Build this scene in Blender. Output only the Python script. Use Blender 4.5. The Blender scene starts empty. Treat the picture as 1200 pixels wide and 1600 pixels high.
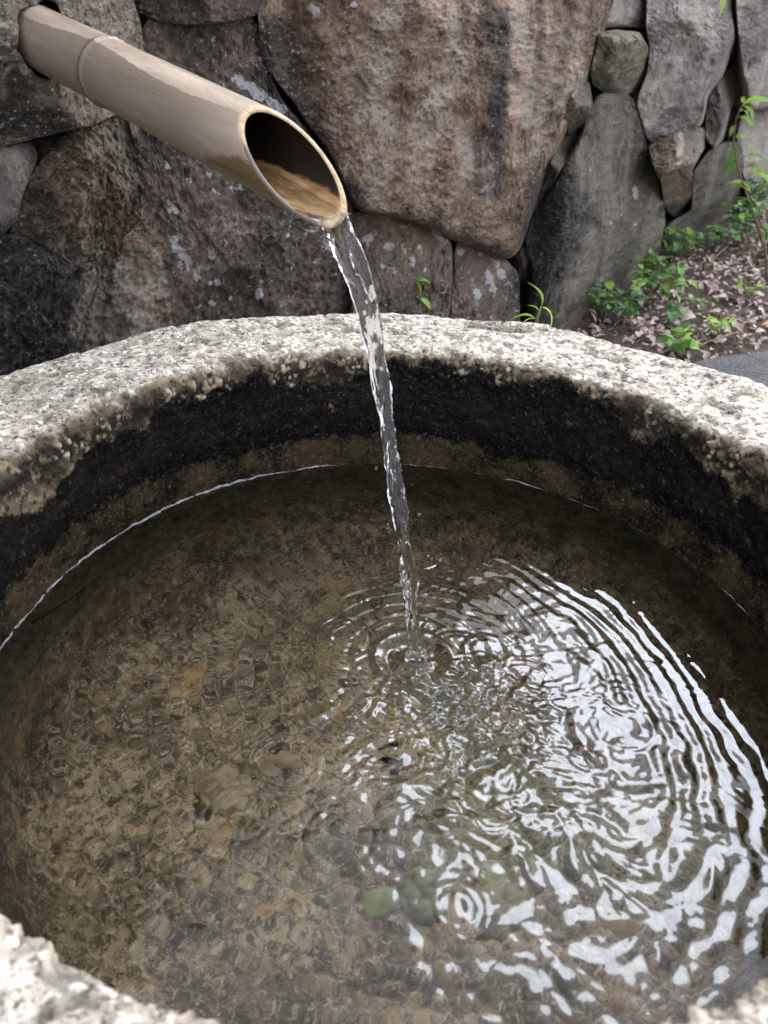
import bpy, math, random
import numpy as np
from mathutils import Vector, Matrix

R = math.radians
S = bpy.context.scene
rng = np.random.default_rng(7)
random.seed(7)

# ------------------------------------------------------------------ camera
F_PX, PITCH, ROLL = 1199.15, 0.59276, 0.046696
CAM = np.array([-0.019178, -0.414442, 0.419196])
fw = np.array([0, math.cos(PITCH), -math.sin(PITCH)])
rt = np.array([1.0, 0, 0])
up = np.cross(rt, fw)
r2 = rt * math.cos(ROLL) + up * math.sin(ROLL)
u2 = -rt * math.sin(ROLL) + up * math.cos(ROLL)
cd = bpy.data.cameras.new('camera')
cam = bpy.data.objects.new('camera', cd)
S.collection.objects.link(cam)
M = Matrix(((r2[0], u2[0], -fw[0], CAM[0]), (r2[1], u2[1], -fw[1], CAM[1]), (r2[2], u2[2], -fw[2], CAM[2]), (0, 0, 0, 1)))
cam.matrix_world = M
cd.sensor_fit = 'VERTICAL'
cd.sensor_height = 34.6
cd.lens = F_PX / 1600 * 34.6
cd.clip_start = 0.01
cd.clip_end = 500
cd.dof.use_dof = True
cd.dof.focus_distance = 0.80
cd.dof.aperture_fstop = 10.0
S.camera = cam

# ------------------------------------------------------------------ world and sun
SUN_AZ, SUN_EL = R(25), R(49)            # azimuth from +Y towards +X
w = bpy.data.worlds.new('World')
S.world = w
w.use_nodes = True
nt = w.node_tree
nt.nodes.clear()
wo = nt.nodes.new('ShaderNodeOutputWorld')
bg = nt.nodes.new('ShaderNodeBackground')
sky = nt.nodes.new('ShaderNodeTexSky')
sky.sky_type = 'NISHITA'
sky.sun_disc = False
sky.sun_elevation = SUN_EL
sky.sun_rotation = SUN_AZ
sky.air_density = 1.0
sky.dust_density = 5.0
sky.ozone_density = 1.0
wtc = nt.nodes.new('ShaderNodeTexCoord')
wn = nt.nodes.new('ShaderNodeTexNoise')
wn.inputs['Scale'].default_value = 2.2
wn.inputs['Detail'].default_value = 6
wr = nt.nodes.new('ShaderNodeMapRange')
wr.inputs['From Min'].default_value = 0.35
wr.inputs['From Max'].default_value = 0.65
wr.inputs['To Min'].default_value = 0.45
wr.inputs['To Max'].default_value = 0.85
wm = nt.nodes.new('ShaderNodeMix')
wm.data_type = 'RGBA'
wm.inputs['B'].default_value = (8.8, 9.1, 10.0, 1)       # cloud deck
nt.links.new(wtc.outputs['Generated'], wn.inputs['Vector'])
nt.links.new(wn.outputs['Fac'], wr.inputs['Value'])
nt.links.new(wr.outputs['Result'], wm.inputs['Factor'])
nt.links.new(sky.outputs['Color'], wm.inputs['A'])
# thin cloud lit up round the veiled sun
wd_ = nt.nodes.new('ShaderNodeVectorMath'); wd_.operation = 'DOT_PRODUCT'
wd_.inputs[1].default_value = (math.sin(SUN_AZ) * math.cos(SUN_EL), math.cos(SUN_AZ) * math.cos(SUN_EL), math.sin(SUN_EL))
nt.links.new(wtc.outputs['Generated'], wd_.inputs[0])
def wmath(op, a, b):
    nd = nt.nodes.new('ShaderNodeMath'); nd.operation = op
    for i_, v_ in enumerate((a, b)):
        if isinstance(v_, (int, float)): nd.inputs[i_].default_value = v_
        else: nt.links.new(v_, nd.inputs[i_])
    return nd.outputs[0]
glow = wmath('EXPONENT', wmath('MULTIPLY', wmath('SUBTRACT', wd_.outputs['Value'], 1.0), 38.0), 0.0)
wn2 = nt.nodes.new('ShaderNodeTexNoise'); wn2.inputs['Scale'].default_value = 7.0; wn2.inputs['Detail'].default_value = 5
nt.links.new(wtc.outputs['Generated'], wn2.inputs['Vector'])
glow = wmath('MULTIPLY', glow, wmath('MULTIPLY', wn2.outputs['Fac'], 44.0))
wa_ = nt.nodes.new('ShaderNodeVectorMath'); wa_.operation = 'SCALE'
wa_.inputs[0].default_value = (0.78, 0.90, 1.14)
nt.links.new(glow, wa_.inputs['Scale'])
ws_ = nt.nodes.new('ShaderNodeVectorMath'); ws_.operation = 'ADD'
nt.links.new(wm.outputs['Result'], ws_.inputs[0]); nt.links.new(wa_.outputs[0], ws_.inputs[1])
nt.links.new(ws_.outputs[0], bg.inputs['Color'])
bg.inputs['Strength'].default_value = 0.11
nt.links.new(bg.outputs['Background'], wo.inputs['Surface'])

sd = bpy.data.lights.new('sun', 'SUN')
sd.energy = 0.85
sd.angle = R(20)
sd.color = (0.82, 0.89, 1.0)
sun = bpy.data.objects.new('sun', sd)
S.collection.objects.link(sun)
sdir = Vector((math.sin(SUN_AZ) * math.cos(SUN_EL), math.cos(SUN_AZ) * math.cos(SUN_EL), math.sin(SUN_EL)))
sun.rotation_euler = sdir.to_track_quat('Z', 'Y').to_euler()
sun.location = (2, 4, 5)

S.view_settings.view_transform = 'Standard'
S.view_settings.look = 'None'
S.view_settings.exposure = 1.25
S.view_settings.gamma = 1.0
S.view_settings.use_curve_mapping = False
S.cycles.max_bounces = 12
S.cycles.transmission_bounces = 10
S.cycles.glossy_bounces = 5
S.cycles.diffuse_bounces = 3
S.cycles.caustics_refractive = True
S.cycles.caustics_reflective = False
S.cycles.blur_glossy = 0.2
S.cycles.sample_clamp_indirect = 6.0
S.cycles.use_denoising = True

# ------------------------------------------------------------------ helpers: views and wall plane
def rays(x, y):
    x = np.asarray(x, float); y = np.asarray(y, float)
    d = fw + r2 * ((x - 600) / F_PX)[..., None] - u2 * ((y - 800) / F_PX)[..., None]
    return d / np.linalg.norm(d, axis=-1, keepdims=True)

def at_z(x, y, z):
    d = rays(x, y)
    return CAM + d * ((z - CAM[2]) / d[..., 2])[..., None]

AZ = R(34.6)
WN = np.array([math.cos(AZ), -math.sin(AZ), 0.0])        # wall normal, towards the basin
WU = np.array([math.sin(AZ), math.cos(AZ), 0.0])         # along the wall
W0 = np.array([-0.356, 0.397, 0.0]) - 0.09 * WN
GROUND = -0.39

def on_wall(x, y, h):
    """point where the sight line through (x, y) meets the wall plane moved out by h"""
    d = rays(x, y)
    t = ((W0 - CAM) @ WN + h) / (d @ WN)
    return CAM + d * t[..., None]

def wall_pt(u, v, h):
    u = np.asarray(u, float)
    return W0 + WU * u[..., None] + WN * np.asarray(h, float)[..., None] + np.array([0, 0, 1.0]) * np.asarray(v, float)[..., None]

# ------------------------------------------------------------------ helpers: numpy noise
_perm = np.random.default_rng(3).permutation(256)
_perm = np.concatenate([_perm, _perm, _perm])
_g = np.random.default_rng(4).normal(size=(256, 3))
_g /= np.linalg.norm(_g, axis=1, keepdims=True)

def perlin(P):
    P = P.astype(np.float32)
    i = np.floor(P).astype(np.int32)
    f = P - i
    t = f * f * f * (f * (f * 6 - 15) + 10)
    i &= 255
    out = 0
    for dx in (0, 1):
        wx = t[:, 0] if dx else 1 - t[:, 0]
        a = _perm[(i[:, 0] + dx) & 255]
        for dy in (0, 1):
            wy = t[:, 1] if dy else 1 - t[:, 1]
            b = _perm[(a + i[:, 1] + dy) & 511]
            for dz in (0, 1):
                wz = t[:, 2] if dz else 1 - t[:, 2]
                g = _g[_perm[(b + i[:, 2] + dz) & 511]]
                out = out + wx * wy * wz * (g[:, 0] * (f[:, 0] - dx) + g[:, 1] * (f[:, 1] - dy) + g[:, 2] * (f[:, 2] - dz))
    return out * 1.6

_rot = np.array(Matrix.Rotation(0.93, 3, Vector((0.53, 0.61, 0.59)).normalized()))
def fbm(P, scale, octaves=4, gain=0.5, seed=0.0):
    Q = (P * scale) @ _rot + seed * 17.3 + 100
    a, o = 1.0, 0
    for _ in range(octaves):
        o = o + a * perlin(Q)
        a *= gain
        Q = (Q * 2.03) @ _rot + 11.7
    return o

_wp = np.random.default_rng(5).random((256, 4))
def worley(P, scale, seed=0.0):
    """distance to the nearest of one random point a cell, and that point's own random value"""
    Q = P * scale + seed * 13.1 + 50
    i = np.floor(Q).astype(np.int32)
    best = np.full(len(Q), 9.0)
    val = np.zeros(len(Q))
    for dx in (-1, 0, 1):
        for dy in (-1, 0, 1):
            for dz in (-1, 0, 1):
                c = i + np.array([dx, dy, dz])
                h = _perm[(_perm[(_perm[c[:, 0] & 255] + c[:, 1]) & 255] + c[:, 2]) & 255]
                r = _wp[h]
                d = ((c + r[:, :3] - Q) ** 2).sum(1)
                m = d < best
                best[m] = d[m]
                val[m] = r[m, 3]
    return np.sqrt(best), val

def sstep(a, b, x):
    t = np.clip((x - a) / (b - a), 0, 1)
    return t * t * (3 - 2 * t)

# ------------------------------------------------------------------ helpers: objects
def mesh_obj(name, V, faces, mat=None, parent=None, smooth=True, attrs=None, mats=None, mat_idx=None):
    me = bpy.data.meshes.new(name)
    V = np.asarray(V, np.float32)
    if isinstance(faces, np.ndarray):
        k = faces.shape[1]
        me.vertices.add(len(V)); me.vertices.foreach_set('co', V.ravel())
        me.loops.add(faces.size); me.loops.foreach_set('vertex_index', faces.astype(np.int32).ravel())
        me.polygons.add(len(faces))
        me.polygons.foreach_set('loop_start', np.arange(0, faces.size, k, dtype=np.int32))
        me.polygons.foreach_set('loop_total', np.full(len(faces), k, dtype=np.int32))
        me.update(calc_edges=True)
        me.validate()
    else:
        me.from_pydata([tuple(map(float, v)) for v in V], [], [tuple(map(int, f)) for f in faces])
        me.update()
    if smooth:
        me.polygons.foreach_set('use_smooth', np.ones(len(me.polygons), bool))
    for k, a in (attrs or {}).items():
        a = np.asarray(a, np.float32)
        if a.ndim == 1:
            at = me.attributes.new(k, 'FLOAT', 'POINT'); at.data.foreach_set('value', a)
        else:
            at = me.attributes.new(k, 'FLOAT_VECTOR', 'POINT'); at.data.foreach_set('vector', a.ravel())
    for m in (mats or ([mat] if mat else [])):
        me.materials.append(m)
    if mat_idx is not None:
        me.polygons.foreach_set('material_index', np.asarray(mat_idx, np.int32))
    o = bpy.data.objects.new(name, me)
    S.collection.objects.link(o)
    if parent:
        o.parent = parent
    return o

def tag(o, label=None, cat=None, group=None, kind=None):
    if label: o['label'] = label
    if cat: o['category'] = cat
    if group: o['group'] = group
    if kind: o['kind'] = kind
    return o

def empty(name, loc, label, cat, group=None):
    o = bpy.data.objects.new(name, None)
    o.empty_display_size = 0.02
    S.collection.objects.link(o)
    o.location = loc
    return tag(o, label, cat, group)

def grid_faces(n, m, wrap=False):
    """quads of an n x m vertex grid; wrap joins the last column to the first"""
    i = np.arange(n - 1)[:, None]
    j = np.arange(m if wrap else m - 1)[None, :]
    a = i * m + j
    b = i * m + (j + 1) % m
    return np.stack([a, b, b + m, a + m], -1).reshape(-1, 4)

# ------------------------------------------------------------------ helpers: materials
class Mat:
    def __init__(self, name):
        self.m = bpy.data.materials.new(name)
        self.m.use_nodes = True
        self.t = self.m.node_tree
        self.t.nodes.clear()
        self.out = self.t.nodes.new('ShaderNodeOutputMaterial')
    def n(self, ty, **kw):
        nd = self.t.nodes.new(ty)
        for k, v in kw.items(): setattr(nd, k, v)
        return nd
    def put(self, sock, v):
        if isinstance(v, bpy.types.NodeSocket): self.t.links.new(v, sock)
        elif isinstance(v, (tuple, list)) and len(v) == 3 and sock.type == 'RGBA': sock.default_value = (*v, 1)
        else: sock.default_value = v
    def attr(self, name, vec=False):
        a = self.n('ShaderNodeAttribute', attribute_name=name)
        return a.outputs['Vector'] if vec else a.outputs['Fac']
    def obj(self): return self.n('ShaderNodeTexCoord').outputs['Object']
    def scale(self, v, s):
        mp = self.n('ShaderNodeMapping'); self.put(mp.inputs['Vector'], v); mp.inputs['Scale'].default_value = s
        return mp.outputs['Vector']
    def noise(self, v, s, d=5, r=0.55, dist=0.0):
        nd = self.n('ShaderNodeTexNoise'); self.put(nd.inputs['Vector'], v)
        nd.inputs['Scale'].default_value = s; nd.inputs['Detail'].default_value = d
        nd.inputs['Roughness'].default_value = r; nd.inputs['Distortion'].default_value = dist
        return nd.outputs['Fac']
    def voro(self, v, s, feature='F1', out='Distance'):
        nd = self.n('ShaderNodeTexVoronoi', feature=feature); self.put(nd.inputs['Vector'], v)
        nd.inputs['Scale'].default_value = s
        return nd.outputs[out]
    def rng(self, v, a, b, c=0.0, d=1.0, smooth=True):
        nd = self.n('ShaderNodeMapRange'); nd.interpolation_type = 'SMOOTHSTEP' if smooth else 'LINEAR'
        self.put(nd.inputs['Value'], v)
        for k, x in zip(('From Min', 'From Max', 'To Min', 'To Max'), (a, b, c, d)): self.put(nd.inputs[k], x)
        return nd.outputs['Result']
    def math(self, op, a, b=0.0):
        nd = self.n('ShaderNodeMath', operation=op); self.put(nd.inputs[0], a); self.put(nd.inputs[1], b)
        return nd.outputs[0]
    def mix(self, f, a, b, bt='MIX'):
        nd = self.n('ShaderNodeMix', data_type='RGBA', blend_type=bt)
        self.put(nd.inputs['Factor'], f); self.put(nd.inputs['A'], a); self.put(nd.inputs['B'], b)
        return nd.outputs['Result']
    def bump(self, h, strength, dist, prev=None):
        nd = self.n('ShaderNodeBump'); self.put(nd.inputs['Height'], h)
        nd.inputs['Strength'].default_value = strength; nd.inputs['Distance'].default_value = dist
        if prev is not None: self.put(nd.inputs['Normal'], prev)
        return nd.outputs['Normal']
    def bsdf(self, col, rough=0.7, normal=None, spec=0.5, **kw):
        b = self.n('ShaderNodeBsdfPrincipled')
        self.put(b.inputs['Base Color'], col); self.put(b.inputs['Roughness'], rough)
        self.put(b.inputs['Specular IOR Level'], spec)
        if normal is not None: self.put(b.inputs['Normal'], normal)
        for k, v in kw.items(): self.put(b.inputs[k], v)
        self.t.links.new(b.outputs[0], self.out.inputs['Surface'])
        return b

def stone_mat(name, c_dark, c_mid, c_light, speck=0.5, streak=0.0, patch=5.0, wet=0.0, bump=1.0):
    c_dark, c_mid, c_light = (tuple(c) for c in (c_dark, c_mid, c_light))
    c_dark, c_mid, c_light = ((c[0] * 1.10, c[1] * 1.01, c[2] * 0.90) for c in (c_dark, c_mid, c_light))
    c_mid, c_light = tuple(x * 1.22 for x in c_mid), tuple(x * 1.22 for x in c_light)
    M = Mat(name)
    P = M.attr('wuv', True)
    n1 = M.noise(P, patch, 7, 0.62, 0.4)
    n2 = M.noise(P, 45, 6, 0.7)
    col = M.mix(M.rng(n1, 0.38, 0.62), c_dark, c_mid)
    col = M.mix(M.math('MULTIPLY', M.rng(n2, 0.48, 0.66), M.rng(M.noise(P, 9, 4), 0.35, 0.6)), col, c_light)
    if streak > 0:
        st = M.noise(M.scale(P, (16, 2.0, 3)), 1.0, 5, 0.6, 0.3)
        col = M.mix(M.math('MULTIPLY', M.rng(st, 0.46, 0.62), streak), col, tuple(min(1, c * 1.6 + 0.05) for c in c_light))
        st2 = M.noise(M.scale(P, (22, 1.6, 5)), 1.0, 4, 0.6, 0.3)
        col = M.mix(M.math('MULTIPLY', M.rng(st2, 0.52, 0.7), streak * 0.8), col, tuple(c * 0.55 for c in c_dark))
    # colour zones that belong to this stone
    br = M.noise(P, 26, 8, 0.78)
    def zone(attr, lo=0.15, hi=0.75, mod=2.2):
        a = M.attr(attr)
        return M.rng(M.math('ADD', a, M.math('MULTIPLY', M.math('SUBTRACT', br, 0.5), mod)), lo, hi)
    col = M.mix(M.math('MULTIPLY', zone('zone_brown'), 0.8), col, M.mix(M.rng(n2, 0.4, 0.6), (0.17, 0.11, 0.07), (0.34, 0.235, 0.155)))
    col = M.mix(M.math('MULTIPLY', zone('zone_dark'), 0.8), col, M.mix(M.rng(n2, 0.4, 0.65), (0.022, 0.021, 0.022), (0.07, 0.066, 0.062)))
    col = M.mix(M.math('MULTIPLY', zone('zone_pale', 0.25, 0.85, 3.0), 0.8), col, (0.46, 0.40, 0.33))
    # mineral grain: dark and pale flecks
    f1 = M.noise(P, 210, 4, 0.85)
    col = M.mix(M.math('MULTIPLY', M.rng(f1, 0.54, 0.66), speck), col, tuple(c * 0.3 for c in c_dark))
    f2 = M.noise(M.scale(P, (1.1, 1, 1)), 170, 3, 0.8)
    col = M.mix(M.math('MULTIPLY', M.rng(f2, 0.58, 0.7), speck), col, tuple(min(1, c * 1.5 + 0.06) for c in c_light))
    # lichen
    ln = M.noise(P, 75, 5, 0.65)
    la = M.attr('lichen')
    lm = M.rng(M.math('ADD', la, M.math('MULTIPLY', M.math('SUBTRACT', ln, 0.52), 3.2)), 0.42, 0.56)
    col = M.mix(M.math('MULTIPLY', lm, 0.85), col, M.mix(M.rng(f1, 0.4, 0.6), (0.42, 0.42, 0.42), (0.58, 0.58, 0.6)))
    h = M.math('ADD', M.math('MULTIPLY', n2, 0.8), M.math('MULTIPLY', f1, 0.35))
    nb = M.bump(h, 0.9 * bump, 0.008)
    nb = M.bump(M.noise(P, 240, 4, 0.8), 1.0 * bump, 0.0034, nb)
    pit = M.rng(M.voro(P, 160), 0.10, 0.26)
    nb = M.bump(pit, 0.5 * bump, 0.002, nb)
    M.bsdf(col, M.rng(n2, 0.4, 0.6, 0.62 - wet * 0.3, 0.88 - wet * 0.2), nb, 0.4)
    return M.m

# stones, base colours
MS = {
 'spout':  stone_mat('pale_speckled_stone', (0.11, 0.10, 0.087), (0.27, 0.25, 0.215), (0.46, 0.435, 0.385), 0.85, 0, 7),
 'dark':   stone_mat('dark_violet_brown_stone', (0.062, 0.053, 0.048), (0.13, 0.107, 0.095), (0.26, 0.22, 0.195), 0.75, 0, 6),
 'ridge':  stone_mat('buff_rough_stone', (0.13, 0.105, 0.078), (0.28, 0.235, 0.18), (0.46, 0.40, 0.32), 0.7, 0, 7, bump=1.5),
 'black':  stone_mat('blackened_rough_stone', (0.034, 0.032, 0.030), (0.078, 0.072, 0.063), (0.24, 0.225, 0.20), 0.7, 0, 7, bump=1.6),
 'rust':   stone_mat('rust_brown_boulder', (0.095, 0.072, 0.062), (0.19, 0.137, 0.105), (0.38, 0.31, 0.26), 0.75, 0.6, 5, bump=1.2),
 'grey':   stone_mat('charcoal_grey_stone', (0.055, 0.053, 0.048), (0.10, 0.095, 0.084), (0.18, 0.17, 0.15), 0.75, 0.35, 6, bump=1.3),
 'moss':   stone_mat('grey_green_stone', (0.12, 0.12, 0.095), (0.18, 0.175, 0.14), (0.26, 0.255, 0.21), 0.5, 0.1, 8, bump=1.1),
 'far':    stone_mat('violet_grey_stone', (0.135, 0.13, 0.135), (0.21, 0.20, 0.205), (0.34, 0.325, 0.31), 0.7, 0.5, 5, bump=1.3),  # lightened to stand in for haze over the far wall
 'tan':    stone_mat('grey_tan_stone', (0.085, 0.08, 0.07), (0.13, 0.12, 0.10), (0.21, 0.185, 0.145), 0.6, 0.3, 6, bump=1.2),
}

# ------------------------------------------------------------------ colour zones of the stones (capsules: x0, y0, x1, y1, radius, strength)
ZB = [(470, 20, 640, 330, 70, .55), (640, 60, 760, 330, 60, .8), (520, 30, 600, 160, 40, .8), (900, 0, 800, 330, 40, .5), (560, 200, 700, 330, 60, .4),
      (215, 390, 235, 480, 30, .7), (150, 250, 190, 330, 30, .6), (1040, 230, 1070, 310, 18, .5), (180, 210, 205, 330, 26, .35), (960, 60, 990, 110, 30, .15)]
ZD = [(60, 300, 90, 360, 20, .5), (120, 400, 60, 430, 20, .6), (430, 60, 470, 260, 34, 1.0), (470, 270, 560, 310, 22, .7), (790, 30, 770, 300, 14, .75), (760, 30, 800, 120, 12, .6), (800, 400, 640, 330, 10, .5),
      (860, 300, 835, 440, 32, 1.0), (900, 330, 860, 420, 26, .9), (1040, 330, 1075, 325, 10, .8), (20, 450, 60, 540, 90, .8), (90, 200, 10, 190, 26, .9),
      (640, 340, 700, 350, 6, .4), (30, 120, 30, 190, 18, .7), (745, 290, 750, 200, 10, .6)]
ZP = [(160, 20, 206, 110, 26, .9), (150, 230, 196, 200, 22, .7), (235, 430, 215, 520, 30, .8), (150, 450, 135, 560, 16, 1.3), (560, 100, 600, 220, 30, .6), (900, 20, 850, 200, 20, .5), (36, 60, 40, 112, 8, .9), (60, 18, 130, 12, 9, .9), (180, 205, 205, 300, 18, .6), (200, 420, 170, 520, 20, .8), (590, 60, 620, 20, 26, .6), (700, 40, 720, 110, 18, .6), (520, 190, 540, 260, 16, .5), (760, 240, 770, 330, 14, .5), (600, 90, 580, 180, 20, .8), (700, 130, 650, 200, 14, .9), (800, 20, 830, 100, 10, .8), (720, 200, 730, 270, 12, .7), (700, 180, 660, 230, 10, .7),
      (880, 60, 830, 250, 10, .6), (560, 160, 575, 270, 14, .6), (600, 230, 590, 300, 20, .5), (830, 130, 820, 190, 8, .8), (905, 120, 880, 160, 9, .8),
      (150, 440, 130, 520, 18, 1.1), (110, 380, 130, 400, 22, .5), (100, 20, 150, 10, 40, .5), (180, 30, 200, 90, 18, .5), (60, 8, 110, 6, 20, .6), (85, 50, 60, 40, 22, .8),
      (1065, 210, 1060, 260, 6, .6), (1075, 150, 1085, 190, 8, .5)]
ZL = [(370, 122, 382, 134, 7, 1), (392, 138, 412, 152, 7, 1), (420, 158, 440, 170, 7, 1), (272, 374, 276, 390, 7, 1), (284, 394, 294, 408, 7, 1), (307, 425, 308, 432, 6, 1),
      (330, 390, 331, 398, 5, 1), (282, 412, 284, 418, 4, 1), (270, 326, 274, 330, 5, 1), (328, 442, 328, 443, 4, 1), (340, 440, 340, 442, 5, 1), (350, 362, 350, 364, 4, 1),
      (330, 474, 331, 475, 4, 1), (404, 458, 406, 462, 5, 1), (360, 466, 360, 467, 3.5, 1), (262, 260, 263, 261, 4, 1), (326, 272, 327, 273, 4, 1), (512, 370, 520, 385, 8, 1),
      (408, 440, 407, 442, 3, 1), (450, 367, 450, 369, 3, 1), (575, 372, 578, 374, 7, 1), (608, 385, 611, 386, 6, 1), (602, 387, 603, 388, 4, 1), (598, 416, 599, 417, 4, 1),
      (645, 403, 644, 412, 4, 1), (574, 382, 574, 383, 4, 1), (678, 362, 690, 372, 4, 1), (605, 423, 605, 424, 4, 1), (665, 420, 665, 421, 3, 1), (655, 385, 655, 386, 3, 1),
      (718, 392, 722, 394, 4, 1), (762, 425, 770, 450, 6, .8), (745, 455, 746, 462, 5, 1), (775, 412, 790, 440, 5, .8), (992, 296, 993, 306, 4, 1.2), (955, 348, 955, 349, 2, 1),
      (992, 351, 992, 352, 2, 1), (1025, 75, 1026, 82, 3, 1), (1040, 78, 1040, 79, 3, 1), (1065, 90, 1064, 120, 2, 1), (1115, 50, 1116, 52, 4, .9), (1110, 20, 1111, 24, 3, 1),
      (486, 10, 492, 20, 8, .8), (552, 6, 554, 8, 4, 1), (505, 130, 506, 131, 3, 1), (1029, 18, 1029, 19, 2.5, 1)]
def zones(X, Y, L, soft=1.0):
    o = np.zeros_like(X)
    for x0, y0, x1, y1, r, s in L:
        d = np.array([x1 - x0, y1 - y0], float)
        t = np.clip(((X - x0) * d[0] + (Y - y0) * d[1]) / max(d @ d, 1e-6), 0, 1)
        q = np.hypot(X - x0 - t * d[0], Y - y0 - t * d[1])
        o = np.maximum(o, s * np.clip(1.0 - soft * 0.8 * (q / r - 0.5), 0, 1))
    return o

# ------------------------------------------------------------------ boulders
def disc_grid(n):
    a = np.linspace(-1, 1, n)
    x, y = np.meshgrid(a, a)
    x, y = x.ravel(), y.ravel()
    big = np.abs(x) > np.abs(y)
    rr = np.where(big, x, y)
    with np.errstate(divide='ignore', invalid='ignore'):
        th = np.where(big, (np.pi / 4) * (y / np.where(x == 0, 1, x)), np.pi / 2 - (np.pi / 4) * (x / np.where(y == 0, 1, y)))
    th = np.where((x == 0) & (y == 0), 0, th)
    dx, dy = rr * np.cos(th), rr * np.sin(th)
    return np.hypot(dx, dy), np.arctan2(dy, dx)

def radius_fn(poly, grow=1.0, smooth=5):
    poly = np.asarray(poly, float)
    a, b = poly, np.roll(poly, -1, 0)
    cr = a[:, 0] * b[:, 1] - b[:, 0] * a[:, 1]
    A = cr.sum() / 2
    c = ((a + b) * cr[:, None]).sum(0) / (6 * A)
    th = np.linspace(-np.pi, np.pi, 721)[:-1]
    d = np.stack([np.cos(th), np.sin(th)], -1)
    best = np.zeros(720)
    for p, q in zip(a, b):
        e = q - p
        den = d[:, 0] * e[1] - d[:, 1] * e[0]
        den = np.where(abs(den) < 1e-12, 1e-12, den)
        w_ = p - c
        t = (w_[0] * e[1] - w_[1] * e[0]) / den
        s = (w_[0] * d[:, 1] - w_[1] * d[:, 0]) / den
        ok = (t > 0) & (s >= -1e-6) & (s <= 1 + 1e-6)
        best = np.where(ok, np.maximum(best, t), best)
    k = np.exp(-0.5 * (np.arange(-20, 21) / smooth) ** 2)
    k /= k.sum()
    best = np.convolve(np.concatenate([best[-20:], best, best[:20]]), k, 'valid')
    return c, (lambda t: np.interp(t, th, best, period=2 * np.pi) * grow)

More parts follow.
